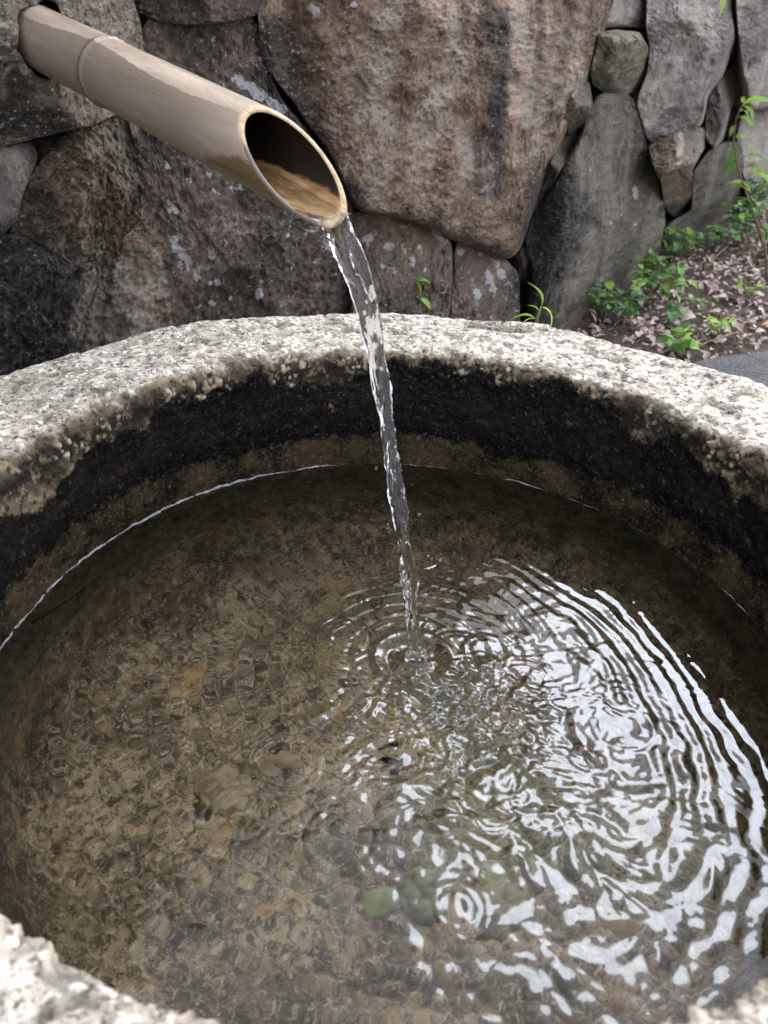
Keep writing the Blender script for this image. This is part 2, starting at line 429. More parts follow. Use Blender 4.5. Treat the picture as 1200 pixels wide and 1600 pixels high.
def warp(P):
    """stone grain coordinates: the stones farther along the wall have grain drawn out lengthwise"""
    u = (P - W0) @ WU
    uw = np.where(u < 0.2, u, 0.2 + 0.62 * (1 - np.exp(-(np.maximum(u, 0.2) - 0.2) / 0.9)) + 0.16 * (np.maximum(u, 0.2) - 0.2))
    return np.stack([uw, P[:, 2], (P - W0) @ WN], -1)
STONE_SEED = [0]
def boulder(label, poly, mat, D=0.06, base=0.0, n=120, p=2.8, rough=1.0, view=True, group='boulders of the retaining wall', extra=None, lichen=0.0, lump=1.0, grow=1.02):
    """one wall stone: an outline, a domed rough face that bulges D out of the wall, and its body going back into the wall"""
    STONE_SEED[0] += 1
    sd_ = STONE_SEED[0]
    c, rf = radius_fn(poly, grow)
    rho, th = disc_grid(n)
    phi = rho * np.pi / 2
    sp, cp = np.sin(phi), np.cos(phi)
    p = p + 1.2
    k = (np.abs(sp) ** p + np.abs(cp) ** p) ** (-1 / p)
    rr = k * sp
    hh = k * cp
    # ragged outline
    rth = rf(th)
    tt = np.stack([np.cos(th) * 1.6, np.sin(th) * 1.6, np.full_like(th, sd_ * 3.7)], -1)
    rth = rth * (1 + 0.012 * fbm(tt, 2.0, 4, 0.6, sd_) * (rho ** 2))
    # split faces: a few tilted planes take the corners off the dome
    rf_ = random.Random(sd_ * 31 + 5)
    mr_ = np.mean(rf(np.linspace(-3.1, 3.1, 60)))
    px_, py_ = np.cos(th) * rth * rr / mr_, np.sin(th) * rth * rr / mr_
    for _ in range(5):
        aa = rf_.uniform(0, 6.28); sl = rf_.uniform(0.25, 0.9); of = rf_.uniform(0.75, 1.05)
        pl = of - sl * (px_ * math.cos(aa) + py_ * math.sin(aa))
        kx = 0.05
        h_ = np.clip(0.5 + 0.5 * (pl - hh) / kx, 0, 1)
        hh = pl * (1 - h_) + hh * h_ - kx * h_ * (1 - h_)
    hh = np.clip(hh, -0.2, 1.0)
    X = c[0] + np.cos(th) * rth * rr
    Y = c[1] + np.sin(th) * rth * rr
    H = base - 0.02 + (D + 0.02) * hh
    put = (lambda h: on_wall(X, Y, h)) if view else (lambda h: wall_pt(X, Y, h))
    P = put(H)
    Pw_ = warp(P)
    low = fbm(Pw_, 5.0, 3, 0.5, sd_) * 0.017 * lump + np.abs(fbm(Pw_, 11.0, 3, 0.5, sd_ + 40)) * -0.012 * lump
    fine = (fbm(Pw_, 30.0, 4, 0.62, sd_) * 0.0034 + fbm(Pw_, 120.0, 3, 0.65, sd_) * 0.0020) * rough
    H2 = H + low * (0.3 + 0.7 * hh) + fine
    if extra is not None:
        H2 = H2 + extra(X, Y, P)
    P = put(H2)
    if view:
        zb, zd, zp, zl = zones(X, Y, ZB), zones(X, Y, ZD), zones(X, Y, ZP), zones(X, Y, ZL, 1.1)
    else:
        zb = zd = zp = zl = np.zeros_like(X)
    if lichen:
        zl = np.maximum(zl, lichen * sstep(0.25, 0.6, fbm(P, 30, 3, 0.6, sd_ + 9)))
    wuv = warp(P) + sd_ * 1.37
    F = grid_faces(n, n)
    # body behind the face
    idx = np.arange(n * n).reshape(n, n)
    loop = np.concatenate([idx[0, :-1], idx[:-1, -1], idx[-1, :0:-1], idx[:0:-1, 0]])
    L = P[loop]
    cen = P.mean(0)
    rings = [P]
    prev = loop
    nv = n * n
    for back, shr in ((0.03, 0.985), (0.10, 0.93), (0.20, 0.75), (0.24, 0.3)):
        cc = cen - WN * ((cen - L) @ WN).mean()
        Q = cc + (L - cc) * shr - WN * back
        rings.append(Q)
        cur = nv + np.arange(len(loop))
        F = np.concatenate([F, np.stack([prev, cur, np.roll(cur, -1), np.roll(prev, -1)], -1)])
        prev = cur
        nv += len(loop)
    rings.append((cen - WN * 0.25)[None])
    V = np.concatenate(rings)
    tri = [(int(prev[i]), nv, int(prev[(i + 1) % len(prev)])) for i in range(len(prev))]
    F = np.concatenate([F, np.array([(a, b, c_, c_) for a, b, c_ in tri])]) if False else F
    nb = len(V) - n * n
    # orient
    q = F[len(idx) * (n // 2) % (n - 1) ** 2]
    v0, v1, v2 = V[F[(n // 2) * (n - 1) + n // 2][:3]]
    if np.cross(v1 - v0, v2 - v0) @ WN < 0:
        F = F[:, ::-1]
    pad = lambda a: np.concatenate([a, np.zeros((nb,) + a.shape[1:])])
    wu = np.concatenate([wuv, warp(V[n * n:]) + sd_ * 1.37])
    org = cen - WN * 0.08
    o = mesh_obj('boulder', V - org, F, MS[mat], attrs={'wuv': wu, 'zone_brown': pad(zb), 'zone_dark': pad(zd), 'zone_pale': pad(zp), 'lichen': pad(zl)})
    o.parent = WALL
    o.location = org - np.array(WALL.location)
    if view: o['label'] = label
    return o

WALL = empty('retaining_wall', (W0[0], W0[1], GROUND), 'dry retaining wall of big rounded boulders standing behind the basin', 'wall')
# bamboo axis (also drills the hole in its stone)
BA = np.array([-0.32571203, 0.41358769, 0.35892686])
BB = np.array([-0.09443789, 0.18970511, 0.31166791])
bl = np.linalg.norm(BB - BA)
ba = (BB - BA) / bl
bs = np.cross(ba, [0, 0, 1.0]); bs /= np.linalg.norm(bs)
bu = np.cross(bs, ba)

def hole(X, Y, P):
    d = P - BA
    q = d - (d @ ba)[:, None] * ba
    r = np.linalg.norm(q, axis=1)
    r = r + 0.004 * fbm(P, 40, 2, 0.5, 3)
    return -0.10 * sstep(0.0335, 0.0312, r) + 0.006 * np.exp(-((r - 0.040) / 0.006) ** 2)

def ridge(X, Y, P):
    # a vertical edge where the buff face turns away to the dark face on the left
    e = np.interp(Y, [190, 360, 560], [120, 150, 135])
    return -0.035 * sstep(0, 110, e - X)

def hollow(X, Y, P):
    return -0.03 * sstep(30, -30, X - np.interp(Y, [0, 400], [470, 560]))

B = boulder
B('grey speckled boulder with a round hole that holds the bamboo spout', [(-90, -110), (120, -120), (196, -80), (208, 0), (218, 30), (227, 80), (224, 112), (205, 150), (185, 178), (140, 198), (100, 206), (55, 216), (0, 230), (-90, 236)], 'spout', 0.075, -0.01, 300, 3.4, 1.6, extra=hole, grow=1.0, lump=0.6)
B('small rounded dark stone at the top edge, between the spout boulder and rust brown boulder', [(214, -90), (420, -90), (414, 10), (396, 24), (350, 34), (300, 38), (255, 34), (222, 20)], 'dark', 0.06, 0.01, 110, 2.6, 1.4)
B('broad dark violet brown boulder behind and below the bamboo spout, spotted with white lichen', [(216, 24), (260, 38), (330, 40), (400, 26), (412, 70), (416, 120), (440, 160), (475, 205), (520, 262), (548, 310), (552, 400), (556, 480), (565, 640), (200, 680), (100, 640), (112, 540), (140, 470), (170, 400), (212, 350), (222, 280), (212, 205), (190, 180), (228, 120)], 'dark', 0.05, -0.02, 330, 3.6, 2.0, lichen=0.25, extra=lambda X, Y, P: 0.02 * np.exp(-((X - np.interp(Y, [380, 560], [235, 200])) / 45) ** 2) * sstep(330, 420, Y))
B('buff coarse grained boulder under the spout boulder, with a dark face turned left', [(104, 208), (150, 190), (200, 182), (224, 210), (232, 275), (222, 345), (200, 384), (168, 428), (140, 440), (72, 410), (16, 376), (28, 318), (60, 262)], 'ridge', 0.055, 0.0, 220, 3.4, 2.8, extra=ridge, grow=1.03)
B('blackened rough boulder at the left edge just above the basin rim', [(-90, 400), (-40, 380), (22, 366), (70, 386), (118, 416), (160, 402), (152, 450), (128, 500), (112, 570), (100, 680), (-90, 700)], 'black', 0.06, 0.0, 200, 2.8, 2.6)
B('small grey stone wedged at the left edge below the spout boulder', [(-90, 240), (0, 232), (52, 222), (58, 250), (36, 300), (26, 345), (-10, 380), (-90, 396)], 'far', 0.04, -0.02, 110, 2.6, 1.6)
B('huge rust brown boulder with pale vertical streaks above the basin', [(412, -150), (980, -150), (962, -40), (946, 30), (916, 118), (882, 200), (850, 268), (824, 340), (806, 400), (786, 404), (750, 386), (704, 370), (660, 345), (610, 332), (562, 326), (545, 300), (524, 246), (480, 186), (446, 140), (420, 100), (408, 50)], 'rust', 0.11, -0.01, 340, 3.0, 1.3, extra=hollow)
B('rounded dark stone with scattered white lichen dots, behind the stream at the rim', [(548, 336), (590, 330), (640, 340), (690, 358), (705, 380), (706, 440), (700, 500), (700, 640), (556, 640), (552, 480)], 'dark', 0.06, 0.01, 150, 2.8, 1.6, lichen=0.35)
B('small boxy dark stone with white lichen flecks right of the stream', [(709, 380), (724, 374), (750, 382), (790, 408), (810, 430), (812, 500), (806, 640), (702, 640), (703, 470), (708, 430)], 'dark', 0.05, -0.01, 120, 2.8, 1.3, lichen=0.4)
B('little wedge stone under the lower tip of the rust brown boulder', [(800, 408), (818, 384), (828, 410), (836, 440), (822, 460), (812, 440)], 'dark', 0.03, -0.03, 50, 2.6)
B('charcoal stone widening downwards with one bright white lichen spot', [(928, 148), (984, 150), (1000, 185), (1014, 240), (1032, 290), (1038, 350), (1022, 420), (985, 470), (940, 515), (905, 560), (830, 600), (824, 470), (830, 440), (818, 380), (832, 335), (862, 290), (886, 250), (910, 205)], 'grey', 0.09, 0.0, 220, 2.6, 1.2, extra=lambda X, Y, P: -0.05 * sstep(0, 60, np.interp(Y, [180, 300, 560], [930, 890, 872]) - X))
B('squarish pale grey green stone wedged above the charcoal stone', [(934, 50), (960, 46), (1000, 50), (1014, 75), (1010, 120), (988, 146), (950, 150), (926, 132), (921, 112), (930, 76)], 'moss', 0.09, 0.0, 120, 3.2, 1.0, grow=1.0)
B('small grey stone with a dark gap on its left beside the rust brown boulder', [(908, 122), (921, 130), (926, 165), (912, 195), (890, 212), (880, 190), (892, 150)], 'tan', 0.05, 0.03, 70, 2.6)
B('narrow grey stone sliver between the rust brown boulder and the charcoal stone', [(884, 214), (908, 204), (886, 250), (862, 290), (838, 326), (826, 345), (850, 268)], 'tan', 0.045, 0.03, 90, 2.4)
B('small dark stone at the top edge above the grey green stone', [(970, -100), (1015, -100), (1008, 0), (1010, 42), (975, 42), (938, 44), (950, 10), (962, -40)], 'far', 0.06, -0.02, 80, 2.8)
B('tall violet grey stone at the top right with fine white spots', [(1016, -100), (1140, -100), (1142, 0), (1150, 60), (1128, 120), (1104, 150), (1098, 196), (1060, 200), (1036, 215), (1014, 224), (1002, 180), (994, 150), (1012, 122), (1016, 76), (1010, 40)], 'far', 0.10, 0.0, 170, 3.0, 1.0)
B('lumpy tan stone with an overhanging lower nose right of the charcoal stone', [(1014, 228), (1042, 214), (1070, 200), (1100, 200), (1100, 232), (1082, 264), (1080, 310), (1072, 332), (1050, 338), (1038, 322), (1034, 288), (1020, 258)], 'tan', 0.13, 0.02, 120, 2.6, 1.2)
B('slim grey stone leaning against the tall violet grey stone', [(1104, 150), (1130, 122), (1152, 90), (1156, 124), (1142, 170), (1130, 215), (1116, 236), (1102, 214)], 'far', 0.06, -0.01, 80, 2.6)
B('dark low stone where the ground plants begin at the right', [(1084, 268), (1104, 238), (1130, 224), (1158, 222), (1166, 280), (1164, 360), (1120, 385), (1050, 395), (1030, 400), (1040, 350), (1078, 330)], 'grey', 0.06, -0.02, 110, 2.6, 1.0)
B('pale bluish grey stone at the top right edge', [(1144, -100), (1300, -100), (1300, 150), (1210, 168), (1170, 176), (1158, 130), (1152, 60)], 'far', 0.12, 0.0, 120, 3.0)
B('shaded grey stone at the right edge behind the tall weed', [(1160, 184), (1200, 174), (1300, 160), (1300, 330), (1230, 370), (1168, 380), (1166, 290), (1152, 215)], 'far', 0.10, -0.01, 110, 3.0)

# rows of the same wall outside the picture (mirrored by the water)
def block(u0, u1, v0, v1, mat, i):
    cu, cv = (u0 + u1) / 2, (v0 + v1) / 2
    a, b = (u1 - u0) / 2, (v1 - v0) / 2
    r_ = random.Random(i)
    poly = []
    for t in range(14):
        th = 2 * math.pi * t / 14
        cx, sy = math.cos(th), math.sin(th)
        k = (abs(cx) ** 5 + abs(sy) ** 5) ** (-1 / 5) * r_.uniform(0.92, 1.05)
        poly.append((cu + a * cx * k, cv + b * sy * k))
    B('large stone of the retaining wall outside the picture', poly, mat, 0.07, 0.0, 44, 2.8, 1.0, view=False, group='wall stones outside the picture')
kk = 0
for row, (v0, v1) in enumerate(((0.50, 0.85), (0.85, 1.20))):
    u = -1.6
    while u < 7:
        wd = random.uniform(0.42, 0.8)
        block(u, u + wd, v0 + random.uniform(-0.02, 0.02) + 0.03 * (row == 0), v1, random.choice(['far', 'dark', 'grey', 'tan', 'rust']), kk)
        u += wd; kk += 1
for v0, v1 in ((-0.42, 0.02), (0.02, 0.50)):
    u = -1.6
    while u < -0.35:
        wd = random.uniform(0.35, 0.5)
        block(u, min(u + wd, -0.16), v0, v1, random.choice(['far', 'dark', 'grey']), kk)
        u += wd; kk += 1
for v0, v1 in ((-0.42, 0.02), (0.02, 0.50)):
    u = 4.6
    while u < 7:
        wd = random.uniform(0.5, 0.8)
        block(u, u + wd, v0, v1, random.choice(['far', 'dark', 'grey']), kk)
        u += wd; kk += 1

# earth behind and between the stones
ME = Mat('packed_earth')
Pn = ME.obj()
e1 = ME.noise(Pn, 30, 6, 0.7)
ME.bsdf(ME.mix(ME.rng(e1, 0.4, 0.6), (0.018, 0.015, 0.012), (0.05, 0.042, 0.034)), 0.95, ME.bump(e1, 0.8, 0.01), 0.2)
nu, nvv = 240, 60
uu, vv = np.meshgrid(np.linspace(-1.7, 7.3, nu), np.linspace(-0.6, 1.22, nvv))
uu, vv = uu.ravel(), vv.ravel()
P = wall_pt(uu, vv, np.full_like(uu, -0.075))
P = P + WN * (fbm(P, 14, 3, 0.6)[:, None] * 0.012)
back = wall_pt(np.array([-1.7, 7.3, 7.3, -1.7]), np.array([-0.6, -0.6, 1.22, 1.22]), np.full(4, -1.0))
V = np.concatenate([P, back])
F = grid_faces(nvv, nu)
idx = np.arange(nu * nvv).reshape(nvv, nu)
k0 = nu * nvv
F = [tuple(f) for f in F.tolist()]
F += [tuple(idx[-1, ::-1].tolist()) + (k0 + 3, k0 + 2), tuple(idx[0].tolist()) + (k0 + 1, k0), tuple(idx[:, 0][::-1].tolist()) + (k0, k0 + 3), tuple(idx[:, -1].tolist()) + (k0 + 2, k0 + 1), (k0, k0 + 1, k0 + 2, k0 + 3)]
tag(mesh_obj('earth_bank', V, F, ME.m, smooth=True), kind='structure')

# ------------------------------------------------------------------ ground and path
MG = Mat('damp_soil')
Pn = MG.obj()
g1 = MG.noise(Pn, 22, 7, 0.7); g2 = MG.noise(Pn, 160, 4, 0.7)
col = MG.mix(MG.rng(g1, 0.35, 0.65), (0.045, 0.032, 0.024), (0.13, 0.095, 0.075))
col = MG.mix(MG.rng(g2, 0.5, 0.7), col, (0.24, 0.18, 0.15))
MG.bsdf(col, 0.9, MG.bump(MG.math('ADD', g1, MG.math('MULTIPLY', g2, 0.4)), 0.9, 0.02), 0.3)
def ground_z(x, y):
    P = np.stack([np.asarray(x, float).ravel(), np.asarray(y, float).ravel(), np.zeros(np.size(x))], -1)
    d = (P - W0) @ WN
    near = np.exp(-((np.hypot(P[:, 0], P[:, 1]) / 9.0) ** 4))
    return GROUND + (fbm(P, 2.5, 3, 0.5, 5) * 0.016 + 0.05 * np.exp(-np.clip(d, 0, 9) / 0.12)) * near
ax_ = np.concatenate([[-200, -60, -20], np.linspace(-8, 9, 171), [20, 60, 200]])
gx, gy = np.meshgrid(ax_, ax_)
gz = ground_z(gx, gy)
tag(mesh_obj('ground', np.stack([gx.ravel(), gy.ravel(), gz], -1), grid_faces(len(ax_), len(ax_)), MG.m), kind='structure')

MA = Mat('dark_paving')
Pn = MA.obj()
a1 = MA.noise(Pn, 14, 6, 0.6); a2 = MA.noise(Pn, 260, 3, 0.8)
col = MA.mix(MA.rng(a1, 0.35, 0.65), (0.055, 0.054, 0.055), (0.085, 0.082, 0.08))
col = MA.mix(MA.rng(a2, 0.5, 0.62), col, (0.24, 0.235, 0.23))
MA.bsdf(col, 0.85, MA.bump(a2, 0.7, 0.004), 0.3)
c0 = at_z(1085, 566, GROUND + 0.05); c1 = at_z(1235, 540, GROUND + 0.05)
e = (c1 - c0) / np.linalg.norm(c1 - c0)
nrm = np.array([e[1], -e[0], 0])
# a paved path running away to the right, its far edge as in the photo, its end rounded
Lp = 3.0
pts = []
for s_ in np.linspace(0, 1, 40):
    pts.append(c0 + e * Lp * s_ + nrm * (-0.006 * math.sin(s_ * 60)))
out = [(p_[0], p_[1]) for p_ in pts] + [tuple((pts[-1] + nrm * 1.6)[:2]), tuple((c0 + nrm * 1.6 + e * 0.35)[:2]), tuple((c0 + nrm * 0.5 + e * 0.02)[:2]), tuple((c0 + nrm * 0.12 - e * 0.02)[:2])]
n_ = len(out)
zt, zb_ = GROUND + 0.05, GROUND - 0.1
V = [(x, y, zt) for x, y in out] + [(x, y, zb_) for x, y in out]
F = [tuple(range(n_ - 1, -1, -1))] + [(i, (i + 1) % n_, n_ + (i + 1) % n_, n_ + i) for i in range(n_)]
tag(mesh_obj('path', V, F, MA.m, smooth=False), kind='structure')

# ------------------------------------------------------------------ basin
def basin_mat():
    M = Mat('basin_granite')
    P0 = M.obj()
    mp = M.n('ShaderNodeMapping'); M.put(mp.inputs['Vector'], P0); mp.inputs['Rotation'].default_value = (0.7, 0.5, 0.9)
    P = mp.outputs['Vector']
    band, inner, under, rim_dark, nod = (M.attr(a) for a in ('band', 'inner', 'under', 'rim_dark', 'nodule'))
    g1 = M.noise(P, 26, 6, 0.7)
    g2 = M.noise(P, 130, 4, 0.75)
    g3 = M.noise(P, 330, 3, 0.7)
    v1 = M.voro(P, 210, 'F1', 'Color')
    vs = M.n('ShaderNodeSeparateColor'); M.put(vs.inputs[0], v1)
    # weathered top: cream and white grains, grey quartz, dark mica and lichen crumbs
    col = M.mix(M.rng(g1, 0.36, 0.62), (0.40, 0.345, 0.27), (0.64, 0.57, 0.475))
    col = M.mix(M.rng(vs.outputs[0], 0.45, 0.9), col, (0.82, 0.76, 0.66))
    col = M.mix(M.math('MULTIPLY', M.rng(vs.outputs[1], 0.6, 0.95), 0.6), col, (0.27, 0.25, 0.22))
    col = M.mix(M.math('MULTIPLY', M.rng(M.noise(P, 230, 4, 0.85), 0.54, 0.58), 0.92), col, (0.055, 0.047, 0.036))
    col = M.mix(M.math('MULTIPLY', M.rng(M.noise(P, 75, 8, 0.9), 0.56, 0.61), 0.8), col, (0.15, 0.12, 0.09))
    col = M.mix(M.math('MULTIPLY', rim_dark, 0.9), col, M.mix(M.rng(g3, 0.4, 0.6), (0.03, 0.026, 0.02), (0.16, 0.14, 0.11)))
    # inside above the water: tan crust, then the black band of algae and painted shade, then wet brown
    tan = M.mix(M.rng(g1, 0.38, 0.6), (0.10, 0.075, 0.045), (0.30, 0.23, 0.15))
    tan = M.mix(M.rng(g2, 0.50, 0.6), tan, (0.02, 0.016, 0.011))
    sep = M.n('ShaderNodeSeparateXYZ'); M.put(sep.inputs[0], P0)
    pz = sep.outputs[2]
    tan = M.mix(M.math('MULTIPLY', M.attr('lipdirt'), M.rng(M.noise(P, 90, 4, 0.7), 0.36, 0.48)), tan, (0.016, 0.013, 0.009))
    col = M.mix(inner, col, tan)
    col = M.mix(M.math('MULTIPLY', nod, 0.95), col, M.mix(M.rng(g2, 0.4, 0.6), (0.44, 0.35, 0.23), (0.64, 0.56, 0.43)))
    wetc = M.mix(M.rng(g1, 0.4, 0.6), (0.014, 0.011, 0.007), (0.058, 0.042, 0.024))
    wetc = M.mix(M.rng(g3, 0.56, 0.68), wetc, (0.13, 0.105, 0.07))
    wet = M.attr('wet')
    col = M.mix(wet, col, wetc)
    bn = M.rng(M.math('ADD', band, M.math('MULTIPLY', M.math('SUBTRACT', M.noise(P, 38, 8, 0.8), 0.5), 3.6)), 0.22, 0.6)
    col = M.mix(M.math('MULTIPLY', bn, 0.96), col, M.mix(M.rng(g3, 0.56, 0.66), (0.0045, 0.0042, 0.0042), (0.03, 0.026, 0.022)))
    # under water
    u1 = M.noise(P, 42, 7, 0.75, 0.3)
    uc = M.mix(M.rng(M.noise(P, 14, 8, 0.75), 0.38, 0.62), (0.095, 0.070, 0.037), (0.30, 0.225, 0.13))
    uc = M.mix(M.math('MULTIPLY', M.rng(u1, 0.53, 0.62), 0.9), uc, (0.035, 0.028, 0.02))
    uc = M.mix(M.math('MULTIPLY', M.rng(M.noise(P, 70, 7, 0.85), 0.56, 0.64), 0.6), uc, (0.40, 0.33, 0.22))
    uc = M.mix(M.math('MULTIPLY', M.rng(M.noise(P, 5, 3, 0.6), 0.52, 0.66), 0.45), uc, (0.12, 0.125, 0.03))
    uc = M.mix(M.math('MULTIPLY', M.rng(M.noise(P, 110, 7, 0.88), 0.49, 0.54), 0.8), uc, (0.032, 0.025, 0.015))
    uc = M.mix(M.math('MULTIPLY', M.rng(M.noise(P, 150, 6, 0.85), 0.55, 0.60), 0.6), uc, (0.46, 0.39, 0.27))
    uc = M.mix(M.math('MULTIPLY', M.rng(M.noise(P, 17, 5, 0.7), 0.56, 0.68), 0.5), uc, (0.36, 0.22, 0.08))
    uc = M.mix(M.rng(pz, -0.145, -0.02, 0.0, 0.85), uc, M.mix(M.rng(u1, 0.4, 0.62), (0.016, 0.015, 0.009), (0.062, 0.056, 0.028)))  # underwater wall darkened upwards, a dark reflection put into its colour
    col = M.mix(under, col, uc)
    # bright sky reflection in the meniscus, painted along the water's edge
    lw = M.attr('meniscus_glint')
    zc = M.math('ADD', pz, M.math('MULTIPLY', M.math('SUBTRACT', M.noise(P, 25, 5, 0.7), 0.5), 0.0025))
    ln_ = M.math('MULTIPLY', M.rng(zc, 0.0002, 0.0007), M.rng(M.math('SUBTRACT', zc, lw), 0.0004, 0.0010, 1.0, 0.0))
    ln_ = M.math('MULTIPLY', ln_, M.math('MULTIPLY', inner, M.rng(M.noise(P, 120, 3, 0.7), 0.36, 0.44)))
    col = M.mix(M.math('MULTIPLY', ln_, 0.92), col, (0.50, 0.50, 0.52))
    h = M.math('ADD', M.math('MULTIPLY', g2, 0.7), M.math('MULTIPLY', g3, 0.45))
    nb = M.bump(h, 0.8, 0.0035)
    rough = M.rng(M.math('MAXIMUM', bn, wet), 0.0, 1.0, 0.88, 0.5)
    damp = M.math('MAXIMUM', bn, wet)
    glint = M.rng(M.noise(P, 260, 3, 0.75), 0.58, 0.66, 0.05, 0.9)
    spec = M.math('ADD', M.math('MULTIPLY', damp, glint), M.math('MULTIPLY', M.math('SUBTRACT', 1.0, damp), 0.25))
    M.bsdf(col, rough, nb, spec)
    return M.m

NT = 1400
RW, RL, HL, RO = 0.300, 0.3034, 0.125, 0.4315
# profile (r, z): outside foot, outside wall, top, lip, inside wall, floor
prof = []
def seg(pts, n):
    pts = np.array(pts, float)
    d = np.concatenate([[0], np.cumsum(np.hypot(*np.diff(pts, axis=0).T))])
    t = np.linspace(0, d[-1], n, endpoint=False)
    prof.extend(np.stack([np.interp(t, d, pts[:, 0]), np.interp(t, d, pts[:, 1])], -1).tolist())
seg([(0.30, GROUND - 0.03), (0.34, GROUND - 0.03), (0.40, -0.25), (0.440, -0.05), (0.446, 0.08)], 26)
seg([(0.446, 0.08), (0.443, 0.100), (0.4375, 0.1145), (0.431, 0.1215), (0.420, 0.1255), (0.36, 0.1275), (0.325, 0.1275), (0.313, 0.1255), (0.3065, 0.1215), (0.303, 0.1150), (0.3015, 0.10), (0.300, 0.0), (0.2985, -0.03)], 205)
seg([(0.2985, -0.03), (0.294, -0.07), (0.280, -0.115), (0.255, -0.142), (0.22, -0.155)], 60)
seg([(0.22, -0.155), (0.10, -0.163), (0.004, -0.164)], 62)
prof = np.array(prof)
# soften corners of the profile
for _ in range(3):
    prof[1:-1] = 0.25 * prof[:-2] + 0.5 * prof[1:-1] + 0.25 * prof[2:]
NP = len(prof)
th = np.linspace(0, 2 * np.pi, NT, endpoint=False)
rr, tt = np.meshgrid(prof[:, 0], th, indexing='ij')
zz = np.repeat(prof[:, 1][:, None], NT, 1)
tg = np.gradient(prof, axis=0)
nn = np.stack([-tg[:, 1], tg[:, 0]], -1)
nn /= np.linalg.norm(nn, axis=1, keepdims=True)
nn = -nn if nn[100, 1] < 0 else nn
P = np.stack([rr * np.cos(tt), rr * np.sin(tt), zz], -1).reshape(-1, 3)
NR = np.repeat(nn[:, 0][:, None], NT, 1).ravel(); NZ = np.repeat(nn[:, 1][:, None], NT, 1).ravel()
Nv = np.stack([NR * np.cos(tt.ravel()), NR * np.sin(tt.ravel()), NZ], -1)
r_, z_, t_ = rr.ravel(), zz.ravel(), tt.ravel()
top = sstep(0.08, 0.115, z_) * (r_ > 0.302)
lowf = fbm(P, 7, 3, 0.5, 1)
disp = lowf * 0.0045 * (0.35 + 0.65 * sstep(-0.02, 0.06, z_) * 1.0)
disp += fbm(P, 34, 3, 0.6, 2) * 0.0016
crumb = fbm(P, 130, 3, 0.65, 3)
disp += crumb * 0.0008 * (0.4 + 0.6 * sstep(-0.05, 0.05, z_))
wd, wv = worley(P, 95, 1)
grain = np.clip(0.62 - wd, 0, 1)
disp += grain * 0.0012 * top
# pits in the weathered top
pits = sstep(0.22, 0.55, fbm(P, 60, 3, 0.6, 9))
disp -= pits * 0.0018 * top
# crusty nodules along the inner lip
lipz = np.exp(-(((z_ - 0.110) / 0.017) ** 2)) * ((r_ < 0.318) & (z_ > 0.0))
nd, nv2 = worley(P, 190, 4)
nd2, nv3 = worley(P, 105, 6)
nodm = lipz * sstep(-0.25, 0.15, fbm(P, 22, 3, 0.5, 12))
nb1 = np.sqrt(np.clip(1 - (nd / 0.48) ** 2, 0, 1)) * (nv2 > 0.35)
nb2 = np.sqrt(np.clip(1 - (nd2 / 0.45) ** 2, 0, 1)) * (nv3 > 0.55)
disp += nodm * (nb1 * 0.0028 + nb2 * 0.0045)
nodule = nodm * np.maximum(sstep(0.15, 0.5, nb1), sstep(0.15, 0.5, nb2))
nodule = nodule * (0.55 + 0.45 * np.sin(wv * 30))
# worn hollow near the back right of the rim, notched lip
hp = at_z(782, 511, HL)
q = P - hp
ca, sa = math.cos(-0.25), math.sin(-0.25)
qx, qy = q[:, 0] * ca + q[:, 1] * sa, -q[:, 0] * sa + q[:, 1] * ca
hol = np.exp(-((qx / 0.040) ** 2 + (qy / 0.013) ** 2))
disp -= hol * 0.009 * (z_ > 0.08)
# cracks in the dark wall below the lip
cr1 = np.abs(fbm(P * np.array([1, 1, 0.7]), 26, 2, 0.5, 20))
crack = sstep(0.035, 0.0, cr1) * sstep(0.02, 0.06, z_) * (r_ < 0.312)
disp -= crack * 0.0009
chunk = fbm(P, 55, 2, 0.5, 23)
inw = sstep(0.315, 0.305, r_) * (z_ < 0.125) * (z_ > -0.02)
disp += inw * chunk * 0.0005 + inw * fbm(P, 170, 3, 0.65, 24) * 0.0006
P = P + Nv * disp[:, None]
# masks
back = 0.5 + 0.5 * np.sin(t_)                       # 1 at the back, .5 at the sides
innerm = sstep(0.316, 0.306, r_ + 0.006 * fbm(P, 50, 3, 0.6, 30)) * (z_ < 0.128)
ub = 0.083 + 0.029 * sstep(0.62, 0.98, back) + 0.014 * fbm(P * np.array([1, 1, 0.3]), 14, 3, 0.6, 31)
ub = ub - 0.014 * sstep(0.05, 0.5, fbm(P * np.array([1, 1, 0.1]), 9, 2, 0.5, 35))
lb = 0.036 + 0.006 * fbm(P, 16, 3, 0.5, 32)
lipdirt = np.exp(-(((z_ - 0.106) / 0.016) ** 2)) * (r_ < 0.320) * sstep(0.314, 0.308, r_ + 0.004 * fbm(P, 60, 2, 0.6, 47))
mglint = -0.0002 + 0.0019 * sstep(1.2, 2.3, t_) * sstep(4.6, 3.6, t_) + 0.0010 * fbm(P * np.array([1, 1, 0]), 16, 5, 0.75, 91) * 1.6
nearside = sstep(-0.15, -0.45, np.sin(t_))
innerm = innerm * (1 - nearside * sstep(0.10, 0.118, z_ + 0.006 * fbm(P, 30, 3, 0.6, 77)))
lipdirt = lipdirt * (1 - nearside)
band = innerm * sstep(ub + 0.012, ub - 0.010, z_) * sstep(lb - 0.012, lb + 0.010, z_)
wetm = innerm * sstep(lb + 0.03, lb, z_)
under = (r_ < 0.32) * sstep(0.0015, -0.0015, z_)
rimdark = np.clip(pits * top * 0.7 + hol * 1.0 * (z_ > 0.08) + sstep(0.12, 0.16, fbm(P, 24, 4, 0.6, 41)) * top * 0.15, 0, 1)  # pits, hollow and patches of the rim made darker
